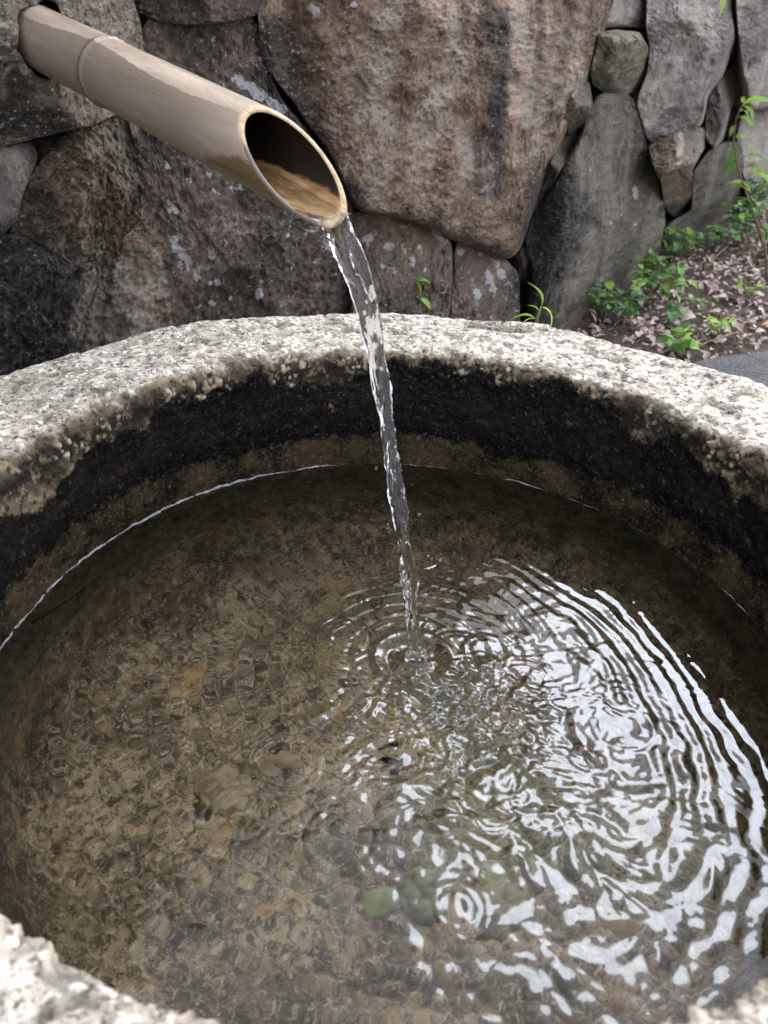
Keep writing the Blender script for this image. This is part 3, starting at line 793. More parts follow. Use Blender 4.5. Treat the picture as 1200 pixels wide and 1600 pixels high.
rimdark = np.maximum(rimdark, 0.5 * sstep(0.10, 0.118, z_) * sstep(0.312, 0.306, r_) * sstep(0.1, 0.3, fbm(P, 120, 2, 0.6, 44)))
floor_c = P[-NT:].mean(0)
V = np.concatenate([P, floor_c[None], [[0, 0, GROUND - 0.03]]])
F = grid_faces(NP, NT, True)
if NZ[100 * NT] > 0:
    pass
F0 = F[:, ::1]
a = V[F0[120 * NT]]
if np.cross(a[1] - a[0], a[2] - a[0]) @ Nv[F0[120 * NT][0]] < 0:
    F0 = F0[:, ::-1]
pad2 = lambda x: np.concatenate([x, [x[-1], 0]])
basin = mesh_obj('stone_basin', V[:-2] if False else V, F0, basin_mat(), attrs={'band': pad2(band), 'inner': pad2(innerm), 'under': pad2(under), 'rim_dark': pad2(rimdark), 'nodule': pad2(nodule), 'wet': pad2(wetm), 'lipdirt': pad2(lipdirt), 'meniscus_glint': pad2(mglint)})
tag(basin, 'round pale granite water basin with a crusty rim and blackened inner wall', 'stone basin')

# ------------------------------------------------------------------ water
def water_mat(name, bump=0.0, col=(0.97, 0.985, 0.98)):
    M = Mat(name)
    kw = {'Transmission Weight': 1.0, 'IOR': 1.333}
    nb = None
    if bump:
        mp = M.n('ShaderNodeMapping'); M.put(mp.inputs['Vector'], M.obj()); mp.inputs['Rotation'].default_value = (0.6, 0.8, 0.4)
        nb = M.bump(M.noise(mp.outputs['Vector'], 170, 2, 0.6, 0.6), bump, 0.0010)
    M.bsdf(col, 0.0, nb, 0.5, **kw)
    return M.m
# wall radius at the water line
Pw = P.reshape(NP, NT, 3)
zi = int(np.argmin(np.abs(prof[:, 1] - 0.0) + (prof[:, 0] > 0.32) * 9 + (prof[:, 0] < 0.29) * 9))
rw = np.hypot(Pw[zi - 2:zi + 5, :, 0], Pw[zi - 2:zi + 5, :, 1]).mean(0)
WT = 1300
wt = np.linspace(0, 2 * np.pi, WT, endpoint=False)
rwi = np.interp(wt, th, rw, period=2 * np.pi) + 0.0006
edge = np.concatenate([np.linspace(0.0004, 0.012, 16) ** 1.0, [0.0145, 0.018]])[::-1]
inr = np.linspace(0.0, 1.0, 262)
cols = []
for f_ in inr[1:]:
    cols.append((rwi - 0.021) * f_)
for e_ in edge:
    cols.append(rwi - e_)
cols.append(rwi)
RR = np.array(cols)
TT = np.repeat(wt[None], len(RR), 0)
X, Y = RR * np.cos(TT), RR * np.sin(TT)
Q = np.stack([X.ravel(), Y.ravel(), np.zeros(X.size)], -1)
IMP = np.array([0.008, 0.009])
dI = np.hypot(Q[:, 0] - IMP[0], Q[:, 1] - IMP[1])
ph = fbm(Q, 9, 3, 0.5, 50) * 2.2
Hh = 0.00024 * np.exp(-dI / 0.16) * np.sin(2 * np.pi * dI / 0.0125 + ph) * sstep(0.0, 0.02, dI)
Hh += 0.00012 * np.exp(-dI / 0.065) * np.sin(2 * np.pi * dI / 0.0068 + ph * 2)
# reflected ring trains from the wall
ecc = np.hypot(Q[:, 0] + 0.03, Q[:, 1] - 0.02)
Hh += 0.00006 * sstep(0.03, 0.2, dI) * np.sin(2 * np.pi * ecc / 0.017 + fbm(Q, 7, 3, 0.5, 53) * 3)
QW = Q + np.stack([fbm(Q, 16, 2, 0.5, 71), fbm(Q, 16, 2, 0.5, 72), 0 * ph], -1) * 0.012
chop = np.exp(-((Q[:, 0] - 0.09) ** 2 + (Q[:, 1] + 0.10) ** 2) / 0.13 ** 2)
boil = np.exp(-((Q[:, 0] - 0.035) ** 2 + (Q[:, 1] + 0.035) ** 2) / 0.055 ** 2)
ca2 = 0.18 + 0.9 * chop
Hh += fbm(QW, 42, 2, 0.45, 51) * 0.0011 * (ca2 + 0.5 * boil) + fbm(QW * np.array([1, 1.15, 1]), 80, 2, 0.62, 52) * 0.00066 * (0.14 + chop * 0.85 + boil * 2.3) * (0.85 + 0.4 * sstep(-0.4, 0.4, fbm(Q, 18, 2, 0.5, 58)))
dC = np.hypot(Q[:, 0] + 0.02, (Q[:, 1] + 0.05) * 0.9)
Hh += 0.00036 * sstep(0.05, 0.20, Q[:, 0]) * np.sin(2 * np.pi * dC / 0.0145 + fbm(Q, 11, 3, 0.55, 55) * 4.5) * (0.4 + sstep(-0.3, 0.4, fbm(Q, 14, 2, 0.5, 56)))
rr_ = random.Random(11)
for k in range(34):
    if k < 22:
        cx_, cy_ = rr_.gauss(0.05, 0.06), rr_.gauss(-0.03, 0.05)
    else:
        cx_, cy_ = rr_.uniform(-0.12, 0.22), rr_.uniform(-0.2, 0.1)
    d = np.hypot(Q[:, 0] - cx_, Q[:, 1] - cy_)
    lam = rr_.uniform(0.005, 0.008)
    ring = rr_.uniform(0.006, 0.022)
    m = d < ring + 0.02
    Hh[m] += rr_.uniform(0.00007, 0.00016) * np.exp(-((d[m] - ring) / 0.007) ** 2) * np.cos(2 * np.pi * (d[m] - ring) / lam)
Hh += (0.0055 * np.exp(-(dI / 0.0085) ** 2) - 0.0026 * np.exp(-((dI - 0.016) / 0.006) ** 2) + 0.0012 * np.exp(-((dI - 0.028) / 0.006) ** 2)) * (1 + 0.5 * fbm(Q, 60, 2, 0.6, 63))
calm = sstep(0.0, 0.05, (np.repeat(rwi[None], len(RR), 0).ravel() - np.hypot(Q[:, 0], Q[:, 1])))
left = sstep(-0.02, -0.20, Q[:, 0]) * sstep(-0.05, 0.05, Q[:, 1])
farc = sstep(0.12, 0.20, Q[:, 1])
rightc = sstep(0.15, 0.22, Q[:, 0]) * sstep(-0.06, -0.01, Q[:, 1])
damp = (0.15 + 0.85 * calm) * (1 - 0.75 * left) * (1 - 0.75 * farc) * (1 - 0.75 * rightc)
Hh *= damp
dw = np.repeat(rwi[None], len(RR), 0).ravel() - np.hypot(Q[:, 0], Q[:, 1])
sag = 0.55 + 0.45 * np.clip(fbm(Q, 12, 3, 0.6, 60) + 0.2, 0, 1.5)
Hh += 0.0012 * sag * np.exp(-dw / 0.0024)
Q[:, 2] = Hh
cen_h = Hh[:WT].mean()
V = np.concatenate([Q, [[0, 0, cen_h]]])
F = grid_faces(len(RR), WT, True)
MW = water_mat('clear_water', 0.025)
tris = np.stack([np.full(WT, len(Q)), np.arange(WT), (np.arange(WT) + 1) % WT], -1)
me_faces = [tuple(f) for f in F.tolist()] + [tuple(f) for f in tris.tolist()]
a_, b_, c_2 = (V[i] for i in me_faces[len(F) // 2][:3])
if np.cross(b_ - a_, c_2 - a_)[2] < 0:                    # the surface looks up
    me_faces = [f[::-1] for f in me_faces]
a_, b_, c_2 = (V[i] for i in me_faces[-1][:3])
a0_, b0_, c0_ = (V[i] for i in me_faces[0][:3])
if np.cross(b_ - a_, c_2 - a_)[2] < 0:
    me_faces[-WT:] = [f[::-1] for f in me_faces[-WT:]]
water = mesh_obj('water', V, me_faces, MW)
tag(water, 'clear rippled water filling the stone basin', kind='structure')

# ------------------------------------------------------------------ water stream
tip = at_z(526, 352, 0.0); dtip = rays(526, 352)
TP = CAM + dtip * 0.604
IP = np.array([0.008, 0.009, 0.0])
hv = (IP - TP); hv[2] = 0; Lh = np.linalg.norm(hv); hd = hv / Lh
pn = np.cross(hd, [0, 0, 1.0])                         # normal of the vertical plane of fall
knots = [  # px, py, half width px (across), twist deg, thickness ratio
 (512, 322, 22, 0, .30), (522, 338, 23, 0, .30), (530, 356, 22, 0, .34), (541, 385, 22.5, 6, .36), (552, 412, 21.5, 14, .36), (562, 440, 20, 22, .4), (572, 475, 18.5, 30, .45),
 (580, 510, 17, 40, .5), (586, 548, 16, 55, .5), (593, 585, 16.5, 75, .5), (600, 622, 16, 95, .5), (605, 655, 12.5, 120, .7), (608, 690, 11, 140, .8),
 (613, 725, 12.5, 165, .6), (619, 762, 15.5, 190, .5), (623, 790, 16, 215, .5), (627, 822, 10.5, 240, .8), (631, 850, 10, 262, .8), (637, 882, 14.5, 285, .5),
 (641, 908, 16, 305, .5), (641, 935, 11.5, 325, .75), (642, 962, 11, 345, .8), (645, 990, 12, 360, .7), (648, 1015, 14, 372, .8), (650, 1034, 19, 380, .9)]
K = np.array(knots, float)
tk = np.arange(len(K))
ts = np.linspace(0, len(K) - 1, 340)
def cub(col):
    # smooth interpolation
    y = np.interp(ts, tk, K[:, col])
    k = np.exp(-0.5 * (np.arange(-14, 15) / 6.0) ** 2); k /= k.sum()
    return np.convolve(np.concatenate([np.full(14, y[0]), y, np.full(14, y[-1])]), k, 'valid')
sx, sy, sw, stw, sth = (cub(i) for i in range(5))
sx[:] = np.where(np.arange(len(sx)) < 0, sx, sx)
dd = rays(sx, sy)
# plane of fall; above the lip the flow lies on the spout floor
c_ = TP + hd * 0.004
tpl = ((c_ - CAM) @ pn) / (dd @ pn)
# the line of sight nearly lies in that plane, so place by height along the parabola instead
zs_guess = None
path = []
for i in range(len(sx)):
    # choose the distance whose horizontal travel s and drop agree with the fall z = z0 - g s^2 / 2v^2
    best = None
    for D_ in np.linspace(0.50, 0.66, 161):
        p_ = CAM + dd[i] * D_
        s_ = (p_ - TP) @ hd
        zf = TP[2] - 0.35 * max(s_, 0) - (TP[2] - 0.35 * Lh) * max(s_, 0) ** 2 / Lh ** 2 if s_ > 0 else TP[2] + 0.20 * -s_
        e_ = abs(p_[2] - zf)
        if best is None or e_ < best[0]: best = (e_, D_)
    path.append(best[1])
path = np.array(path)
k = np.exp(-0.5 * (np.arange(-16, 17) / 8.0) ** 2); k /= k.sum()
path = np.convolve(np.concatenate([np.full(16, path[0]), path, np.full(16, path[-1])]), k, 'valid')
CP = CAM + dd * path[:, None]
sw = sw * (1 - 0.16 * sstep(60, 140, np.arange(len(sw))))
halfw = sw / F_PX * (path * (dd @ fw))
tang = np.gradient(CP, axis=0); tang /= np.linalg.norm(tang, axis=1, keepdims=True)
side = np.cross(tang, dd); side /= np.linalg.norm(side, axis=1, keepdims=True)
dep = np.cross(side, tang)
NSg = 56
av = np.linspace(0, 2 * np.pi, NSg, endpoint=False)
ring_i = []
for i in range(len(CP)):
    ca_, sa_ = math.cos(R(stw[i])), math.sin(R(stw[i]))
    # rope-like twist: lobed section, always sw wide as seen
    s1 = np.cos(av); s2 = np.sin(av) * sth[i]
    lob = 1 + 0.16 * np.cos(2 * av + R(stw[i]) * 2.0) + 0.10 * np.cos(3 * av - R(stw[i]) * 1.5)
    x_ = s1 * lob; y_ = s2 * lob
    x_ = (x_ - (x_.max() + x_.min()) / 2) / ((x_.max() - x_.min()) / 2)
    ring_i.append(CP[i] + side[i] * (x_ * halfw[i])[:, None] + dep[i] * (y_ * halfw[i])[:, None])
SV = np.array(ring_i).reshape(-1, 3)
al = np.repeat(np.linspace(0, 30, len(CP)), NSg)
an = np.tile(av, len(CP))
C3 = np.stack([np.cos(an) * 1.3, np.sin(an) * 1.3, al * 0.6 + np.cos(an) * 0.5], -1)
sn = fbm(C3, 1.4, 3, 0.55, 70) * 0.0011 + 0.0006 * np.sin(an * 2 + al * 1.7 + 3 * perlin(C3 * 0.7 + 30))
ctr = np.repeat(CP, NSg, 0)
od = SV - ctr
rad = np.linalg.norm(od, axis=1, keepdims=True)
SV = SV + od / np.maximum(rad, 1e-5) * (sn * np.repeat(sstep(0, 25, np.arange(len(CP))), NSg))[:, None]
F = [tuple(f) for f in grid_faces(len(CP), NSg, True).tolist()]
F += [tuple(range(NSg)), tuple(range(len(SV) - 1, len(SV) - NSg - 1, -1))]
MST = water_mat('falling_water', 0.0, (1, 1, 1))
stream = empty('water_stream', TP.tolist(), 'clear twisting stream of water falling from the bamboo spout into the basin', 'water stream')
def child(o, par):
    o.parent = par
    o.matrix_parent_inverse = Matrix.Translation(Vector(par.location)).inverted()
    return o
fo = mesh_obj('falling_jet', SV, F, MST)
import bmesh
bm_ = bmesh.new(); bm_.from_mesh(fo.data); bmesh.ops.recalc_face_normals(bm_, faces=bm_.faces); bm_.to_mesh(fo.data); bm_.free()
fo.data.polygons.foreach_set('use_smooth', np.ones(len(fo.data.polygons), bool))
child(fo, stream)

# ------------------------------------------------------------------ bamboo spout
def bamboo():
    NB = 200
    a_ = np.linspace(0, 2 * np.pi, NB, endpoint=False)
    rad = lambda s: 0.0285 + (0.0296 - 0.0285) * s / bl
    kc, phc, Lc = 1.5868, 0.2254, -0.0047
    cut = bl + Lc - kc * 0.0296 * np.cos(a_ - phc)          # where the slanted cut meets each line of the culm
    s0 = -0.16
    ns = 150
    node = 0.0
    rows = []
    tl = np.linspace(0, 1, ns)
    NODE = 0.058
    def outer_r(s):
        r = rad(s)
        r = r + 0.0017 * np.exp(-((s - NODE) / 0.0016) ** 2) - 0.0007 * np.exp(-((s - NODE - 0.004) / 0.002) ** 2) + 0.0009 * np.exp(-((s - NODE + 0.005) / 0.003) ** 2)
        r = r - 0.0003 * np.sin(s * 9)
        return r
    Vs, att = [], []
    for t in tl:
        s = s0 + (cut - s0) * t
        r = outer_r(s)
        Vs.append(BA + ba * s[:, None] + (r * np.cos(a_))[:, None] * bu + (r * np.sin(a_))[:, None] * bs)
        att.append(np.stack([s * 1.0, a_, np.zeros(NB)], -1))
    # cut face, slightly rounded
    T = 0.0036
    for f_, dz in ((0.12, 0.0004), (0.5, 0.0007), (0.88, 0.0004)):
        r = outer_r(cut) - T * f_
        s = cut + kc * 0.0296 * np.cos(a_ - phc) * (1 - r / 0.0296) + dz
        Vs.append(BA + ba * s[:, None] + (r * np.cos(a_))[:, None] * bu + (r * np.sin(a_))[:, None] * bs)
        att.append(np.stack([s, a_, np.ones(NB)], -1))
    for t in np.linspace(1, 0, 90):
        s_end = cut + kc * 0.0296 * np.cos(a_ - phc) * (T / 0.0296)
        s = 0.062 + (s_end - 0.062) * t
        r = rad(s) - T
        Vs.append(BA + ba * s[:, None] + (r * np.cos(a_))[:, None] * bu + (r * np.sin(a_))[:, None] * bs)
        att.append(np.stack([s, a_, np.full(NB, 2.0)], -1))
    V = np.concatenate(Vs); A_ = np.concatenate(att)
    V = V + (fbm(V, 12, 2, 0.5, 80) * 0.0005)[:, None] * bu
    nrow = len(Vs)
    F = [tuple(f[::-1]) for f in grid_faces(nrow, NB, True).tolist()]
    mi = [0] * ((ns - 1) * NB) + [1] * (4 * NB) + [2] * ((nrow - 1 - (ns - 1) - 4) * NB)
    F.append(tuple(range((nrow - 1) * NB, nrow * NB))); mi.append(2)
    # outside
    M = Mat('weathered_bamboo')
    P = M.attr('ba', True)
    sp = M.n('ShaderNodeSeparateXYZ'); M.put(sp.inputs[0], P)
    fib = M.noise(M.scale(P, (10, 45, 1)), 1.0, 6, 0.75)
    big = M.noise(M.scale(P, (9, 1.3, 1)), 1.0, 5, 0.65, 0.5)
    col = M.mix(M.rng(big, 0.35, 0.65), (0.46, 0.365, 0.265), (0.66, 0.545, 0.425))
    col = M.mix(M.math('MULTIPLY', M.rng(fib, 0.45, 0.7), 0.35), col, (0.64, 0.56, 0.47))
    # greyed skin along the flank with a ragged upper edge
    gl = M.attr('grey_side'); gf = M.attr('grey_fade')
    rag = M.noise(M.scale(P, (60, 9, 1)), 1.0, 4, 0.7)
    gm = M.rng(M.math('ADD', gl, M.math('MULTIPLY', M.math('SUBTRACT', rag, 0.5), 0.7)), 0.47, 0.53)
    gm = M.math('MULTIPLY', gm, gf)
    col = M.mix(M.math('MULTIPLY', gm, 0.9), col, M.mix(M.rng(fib, 0.4, 0.6), (0.205, 0.16, 0.12), (0.315, 0.25, 0.19)))
    scr = M.rng(M.noise(M.scale(P, (30, 4, 1)), 3.0, 2, 0.5, 2.0), 0.495, 0.505)
    scr2 = M.math('MULTIPLY', M.rng(M.noise(M.scale(P, (20, 3, 1)), 5.0, 1, 0.5, 3.0), 0.62, 0.64), 0.5)
    col = M.mix(M.math('MULTIPLY', scr2, gm), col, (0.40, 0.33, 0.26))
    ti = M.attr('tip_stain')
    tm = M.rng(M.math('ADD', ti, M.math('MULTIPLY', M.math('SUBTRACT', M.noise(M.scale(P, (90, 10, 1)), 1.0, 5, 0.7), 0.5), 1.1)), 0.34, 0.66)
    col = M.mix(tm, col, M.mix(M.rng(fib, 0.35, 0.65), (0.12, 0.078, 0.035), (0.27, 0.185, 0.09)))
    nr = M.rng(M.math('ABSOLUTE', M.math('SUBTRACT', sp.outputs[0], 0.0565)), 0.0010, 0.0030, 1.0, 0.0)
    col = M.mix(M.math('MULTIPLY', nr, 0.8), col, (0.12, 0.08, 0.05))  # shadow line at the joint, put into the skin colour
    M.bsdf(col, M.rng(rag, 0.3, 0.7, 0.25, 0.42), M.bump(fib, 0.2, 0.001), 0.5, **{'Coat Weight': 0.5, 'Coat Roughness': 0.12})
    # cut edge
    ME_ = Mat('bamboo_cut_edge')
    P = ME_.attr('ba', True)
    n1 = ME_.noise(M and ME_.scale(P, (120, 7, 5)), 1.0, 4, 0.7)
    ds = ME_.attr('edge_dark')
    c = ME_.mix(ME_.rng(n1, 0.4, 0.6), (0.36, 0.25, 0.13), (0.52, 0.40, 0.24))
    c = ME_.mix(ME_.rng(ME_.math('ADD', ds, ME_.math('MULTIPLY', ME_.math('SUBTRACT', n1, 0.5), 1.2)), 0.4, 0.7), c, (0.07, 0.05, 0.035))
    ME_.bsdf(c, 0.45, ME_.bump(n1, 0.3, 0.001))
    # inside
    MI = Mat('bamboo_inside')
    P = MI.attr('ba', True)
    n1 = MI.noise(MI.scale(P, (35, 2.5, 1)), 1.0, 6, 0.75, 0.5)
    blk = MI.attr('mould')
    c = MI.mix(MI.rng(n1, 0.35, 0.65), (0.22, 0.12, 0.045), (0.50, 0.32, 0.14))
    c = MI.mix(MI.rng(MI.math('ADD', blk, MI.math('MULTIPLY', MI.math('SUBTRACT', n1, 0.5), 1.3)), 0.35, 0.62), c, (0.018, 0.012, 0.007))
    MI.bsdf(c, 0.45, MI.bump(n1, 0.4, 0.0015))
    phi = A_[:, 1]; s = A_[:, 0]
    # a_ = 0 is the top of the culm (bu), +90 deg is the side bs
    toward = (CAM - BA); toward = toward - (toward @ ba) * ba; toward /= np.linalg.norm(toward)
    side_ang = math.atan2(toward @ bs, toward @ bu)
    rel = (phi - side_ang + np.pi) % (2 * np.pi) - np.pi     # 0 faces the camera side of the culm, sign tells up or down
    sg = 1.0 if side_ang > 0 else -1.0
    below = rel * sg                                          # grows downwards
    grey = sstep(-0.75, -0.35, below + 0.12 * np.sin(s * 25)) * sstep(2.2, 1.9, below)
    gfade = sstep(0.36, 0.20, s + 0.012 * below)
    tipst = sstep(0.24, 0.34, s + 0.07 * (below - 0.3)) * sstep(0.0, 0.6, below)
    edge_dark = sstep(0.1, 0.9, np.cos((phi - side_ang) - sg * 1.0)) * 0.8
    # inside: mould high on the walls and deep in, ochre where the water runs
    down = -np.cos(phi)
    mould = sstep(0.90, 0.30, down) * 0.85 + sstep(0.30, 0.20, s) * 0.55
    o = mesh_obj('bamboo_culm', V, F, mats=[M.m, ME_.m, MI.m], mat_idx=mi,
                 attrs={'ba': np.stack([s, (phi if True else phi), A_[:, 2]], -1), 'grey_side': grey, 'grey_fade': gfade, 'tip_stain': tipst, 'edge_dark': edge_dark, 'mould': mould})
    return o, rad, cut
sp_root = empty('bamboo_spout', (BA - ba * 0.06).tolist(), 'tan bamboo spout with a slanted open end sticking out of the speckled boulder', 'bamboo spout')
culm, brad, bcut = bamboo()
child(culm, sp_root)
# raised joint ring of the culm
nr_, nc_ = 14, 120
V = []
for i in range(nr_):
    u_ = i / (nr_ - 1)
    s_ = 0.0562 + 0.0024 * u_
    r_n = 0.0288 + 0.0010 * math.sin(math.pi * u_) ** 0.7 - 0.0012 * (1 if i in (0, nr_ - 1) else 0)
    for j in range(nc_):
        a = 2 * math.pi * j / nc_
        V.append(BA + ba * s_ + bu * r_n * math.cos(a) + bs * r_n * math.sin(a))
MR = Mat('bamboo_joint')
mr = MR.noise(MR.obj(), 60, 4)
MR.bsdf(MR.mix(MR.rng(mr, 0.4, 0.6), (0.07, 0.05, 0.035), (0.20, 0.15, 0.11)), 0.45)
child(mesh_obj('joint_ring', V, [tuple(f[::-1]) for f in grid_faces(nr_, nc_, True).tolist()], MR.m), sp_root)

# water running on the floor of the spout
V = []
na, nsx = 40, 90
for i in range(nsx):
    s_ = 0.10 + (0.3440 - 0.10 + 0.026) * i / (nsx - 1)
    r_i = 0.0296 - 0.0036
    lvl = -r_i * (0.62 + 0.16 * i / nsx)               # water level below the axis, falling to the lip
    hw = math.sqrt(max(r_i * r_i - lvl * lvl, 1e-8)) + 0.0004
    for j in range(na):
        x = -1 + 2 * j / (na - 1)
        V.append(BA + ba * s_ + bu * lvl + bs * (x * hw))
V = np.array(V)
V = V + bu * ((fbm(np.stack([(V - BA) @ ba * 0.4, (V - BA) @ bs, np.zeros(len(V))], -1), 60, 3, 0.6, 90) * 0.0016)[:, None])
fl = mesh_obj('spout_flow', V, grid_faces(nsx, na), MST)
child(fl, stream)

# ------------------------------------------------------------------ bubbles
def uv_sphere(c, r, n=8, m=14, part=0.5):
    V, F = [], []
    for i in range(n + 1):
        ph_ = math.pi * i / n * part
        for j in range(m):
            a = 2 * math.pi * j / m
            V.append((c[0] + r * math.sin(ph_) * math.cos(a), c[1] + r * math.sin(ph_) * math.sin(a), c[2] + r * math.cos(ph_)))
    F = grid_faces(n + 1, m, True).tolist()
    return V, F
VB, FB = [], []
rb = random.Random(5)
for k in range(230):
    px_ = rb.gauss(722, 45); py_ = rb.gauss(1120, 50)
    if k > 205: px_, py_ = rb.uniform(640, 1000), rb.uniform(1000, 1400)
    c = at_z(px_, py_, 0.0)
    r_b = rb.choice([0.0012, 0.0016, 0.002, 0.0026, 0.0032, 0.004])
    for rad_, flip in ((r_b, False), (r_b * 0.94, True)):
        v, f = uv_sphere((c[0], c[1], 0.0002), rad_)
        o0 = len(VB)
        VB += v
        FB += [tuple(o0 + i for i in (q_[::-1] if not flip else q_)) for q_ in f]  # outer skin looks out, inner skin looks in
VD, FD = [], []
for k in range(16):
    if k < 7: px_, py_, D_ = 645 + rb.gauss(0, 22), 1010 + rb.gauss(0, 18), None
    else: px_, py_, D_ = None, None, None
    if px_ is None:
        q_ = CP[rb.randrange(150, 320)] + side[0] * rb.choice([-1, 1]) * rb.uniform(0.010, 0.018)
    else:
        q_ = at_z(px_, py_, 0.0) + np.array([0, 0, rb.uniform(0.004, 0.018)])
    v, f = uv_sphere(q_, rb.uniform(0.0006, 0.0014), 8, 10, 1.0)
    o0 = len(VD); VD += v; FD += [tuple(o0 + i for i in q2[::-1]) for q2 in f]
tag(mesh_obj('water_droplets', VD, FD, MST), 'tiny clear droplets thrown off the falling stream', 'droplets', kind='stuff')
tag(mesh_obj('foam_bubbles', VB, FB, water_mat('bubble_film')), 'cluster of small clear bubbles drifting right of the splash', 'bubbles', kind='stuff')

# ------------------------------------------------------------------ leaves and plants
def leaf_mat(name, c1, c2, trans=0.35, rough=0.45):
    M = Mat(name)
    P = M.obj()
    inf = M.n('ShaderNodeObjectInfo').outputs['Random']
    n1 = M.noise(P, 60, 4, 0.6)
    c = M.mix(M.rng(n1, 0.35, 0.65), c1, c2)
    hs = M.n('ShaderNodeHueSaturation')
    M.put(hs.inputs['Value'], M.rng(inf, 0, 1, 0.75, 1.25)); M.put(hs.inputs['Color'], c)
    b = M.bsdf(hs.outputs[0], rough, None, 0.4)
    tr = M.n('ShaderNodeBsdfTranslucent'); M.put(tr.inputs['Color'], hs.outputs[0])
    mx = M.n('ShaderNodeMixShader'); mx.inputs[0].default_value = trans
    M.t.links.new(b.outputs[0], mx.inputs[1]); M.t.links.new(tr.outputs[0], mx.inputs[2])
    M.t.links.new(mx.outputs[0], M.out.inputs['Surface'])
    return M.m
LG = leaf_mat('green_leaf', (0.12, 0.26, 0.06), (0.21, 0.40, 0.11), 0.45)
LY = leaf_mat('yellow_green_leaf', (0.27, 0.46, 0.08), (0.40, 0.60, 0.15), 0.5)
LB = leaf_mat('blue_green_leaf', (0.075, 0.17, 0.09), (0.15, 0.27, 0.15))
STM = leaf_mat('green_stem', (0.08, 0.10, 0.03), (0.13, 0.14, 0.05), 0.1)
STB = leaf_mat('reddish_stem', (0.10, 0.06, 0.04), (0.15, 0.09, 0.06), 0.05)

def leaf_mesh(L=0.04, W=0.5, curl=0.25, fold=0.25, n=7, blunt=0.9):
    V, F = [], []
    for i in range(n + 1):
        t = i / n
        wv_ = W * L * 0.5 * (math.sin(math.pi * min(1, t ** blunt)) ** 0.8 if 0 < t < 1 else 0.02)
        z = curl * L * (t - t * t * 1.8)
        for j in (-1, -0.5, 0, 0.5, 1):
            V.append((t * L, j * wv_, z + abs(j) * wv_ * fold))
    for i in range(n):
        for j in range(4):
            a = i * 5 + j
            F.append((a, a + 5, a + 6, a + 1))
    return V, F
def leaf_data(name, mat, **kw):
    V, F = leaf_mesh(**kw)
    me = bpy.data.meshes.new(name)
    me.from_pydata(V, [], F)
    me.polygons.foreach_set('use_smooth', np.ones(len(F), bool))
    me.materials.append(mat)
    return me
LD = {
 'ov_g': leaf_data('leaf', LG, L=0.045, W=0.62), 'ov_y': leaf_data('leaf', LY, L=0.042, W=0.6, curl=0.35), 'ov_b': leaf_data('leaf', LB, L=0.048, W=0.6),
 'la_y': leaf_data('leaf', LY, L=0.10, W=0.42, curl=0.45, n=10), 'la_g': leaf_data('leaf', LG, L=0.10, W=0.38, curl=0.5, n=10),
 'bl_y': leaf_data('leaf', LY, L=0.12, W=0.16, curl=0.7, n=12), 'sm_y': leaf_data('leaf', LY, L=0.03, W=0.4, curl=0.3),
}
def put_leaf(par, kind, pos, az, el, roll=0.0, s=1.0):
    o = bpy.data.objects.new('leaf', LD[kind])
    S.collection.objects.link(o)
    o.parent = par
    m = Matrix.Translation(Vector(pos) - Vector(par.location)) @ Matrix.Rotation(az, 4, 'Z') @ Matrix.Rotation(-el, 4, 'Y') @ Matrix.Rotation(roll, 4, 'X') @ Matrix.Diagonal((s, s, s, 1))
    o.matrix_local = m
    return o
def tube(name, pts, r0, r1, mat, parent, n=7):
    pts = [Vector(p) for p in pts]
    V, F = [], []
    for i, p in enumerate(pts):
        d = (pts[min(i + 1, len(pts) - 1)] - pts[max(i - 1, 0)]).normalized()
        a = d.orthogonal().normalized(); b = d.cross(a)
        r = r0 + (r1 - r0) * i / (len(pts) - 1)
        V += [p + (a * math.cos(2 * math.pi * j / n) + b * math.sin(2 * math.pi * j / n)) * r for j in range(n)]
    F = grid_faces(len(pts), n, True).tolist() + [tuple(range(n))[::-1], tuple(range(len(V) - n, len(V)))]
    if parent is not None:
        V = [v - Vector(parent.location) for v in V]
    return mesh_obj(name, [tuple(v) for v in V], F, mat, parent)

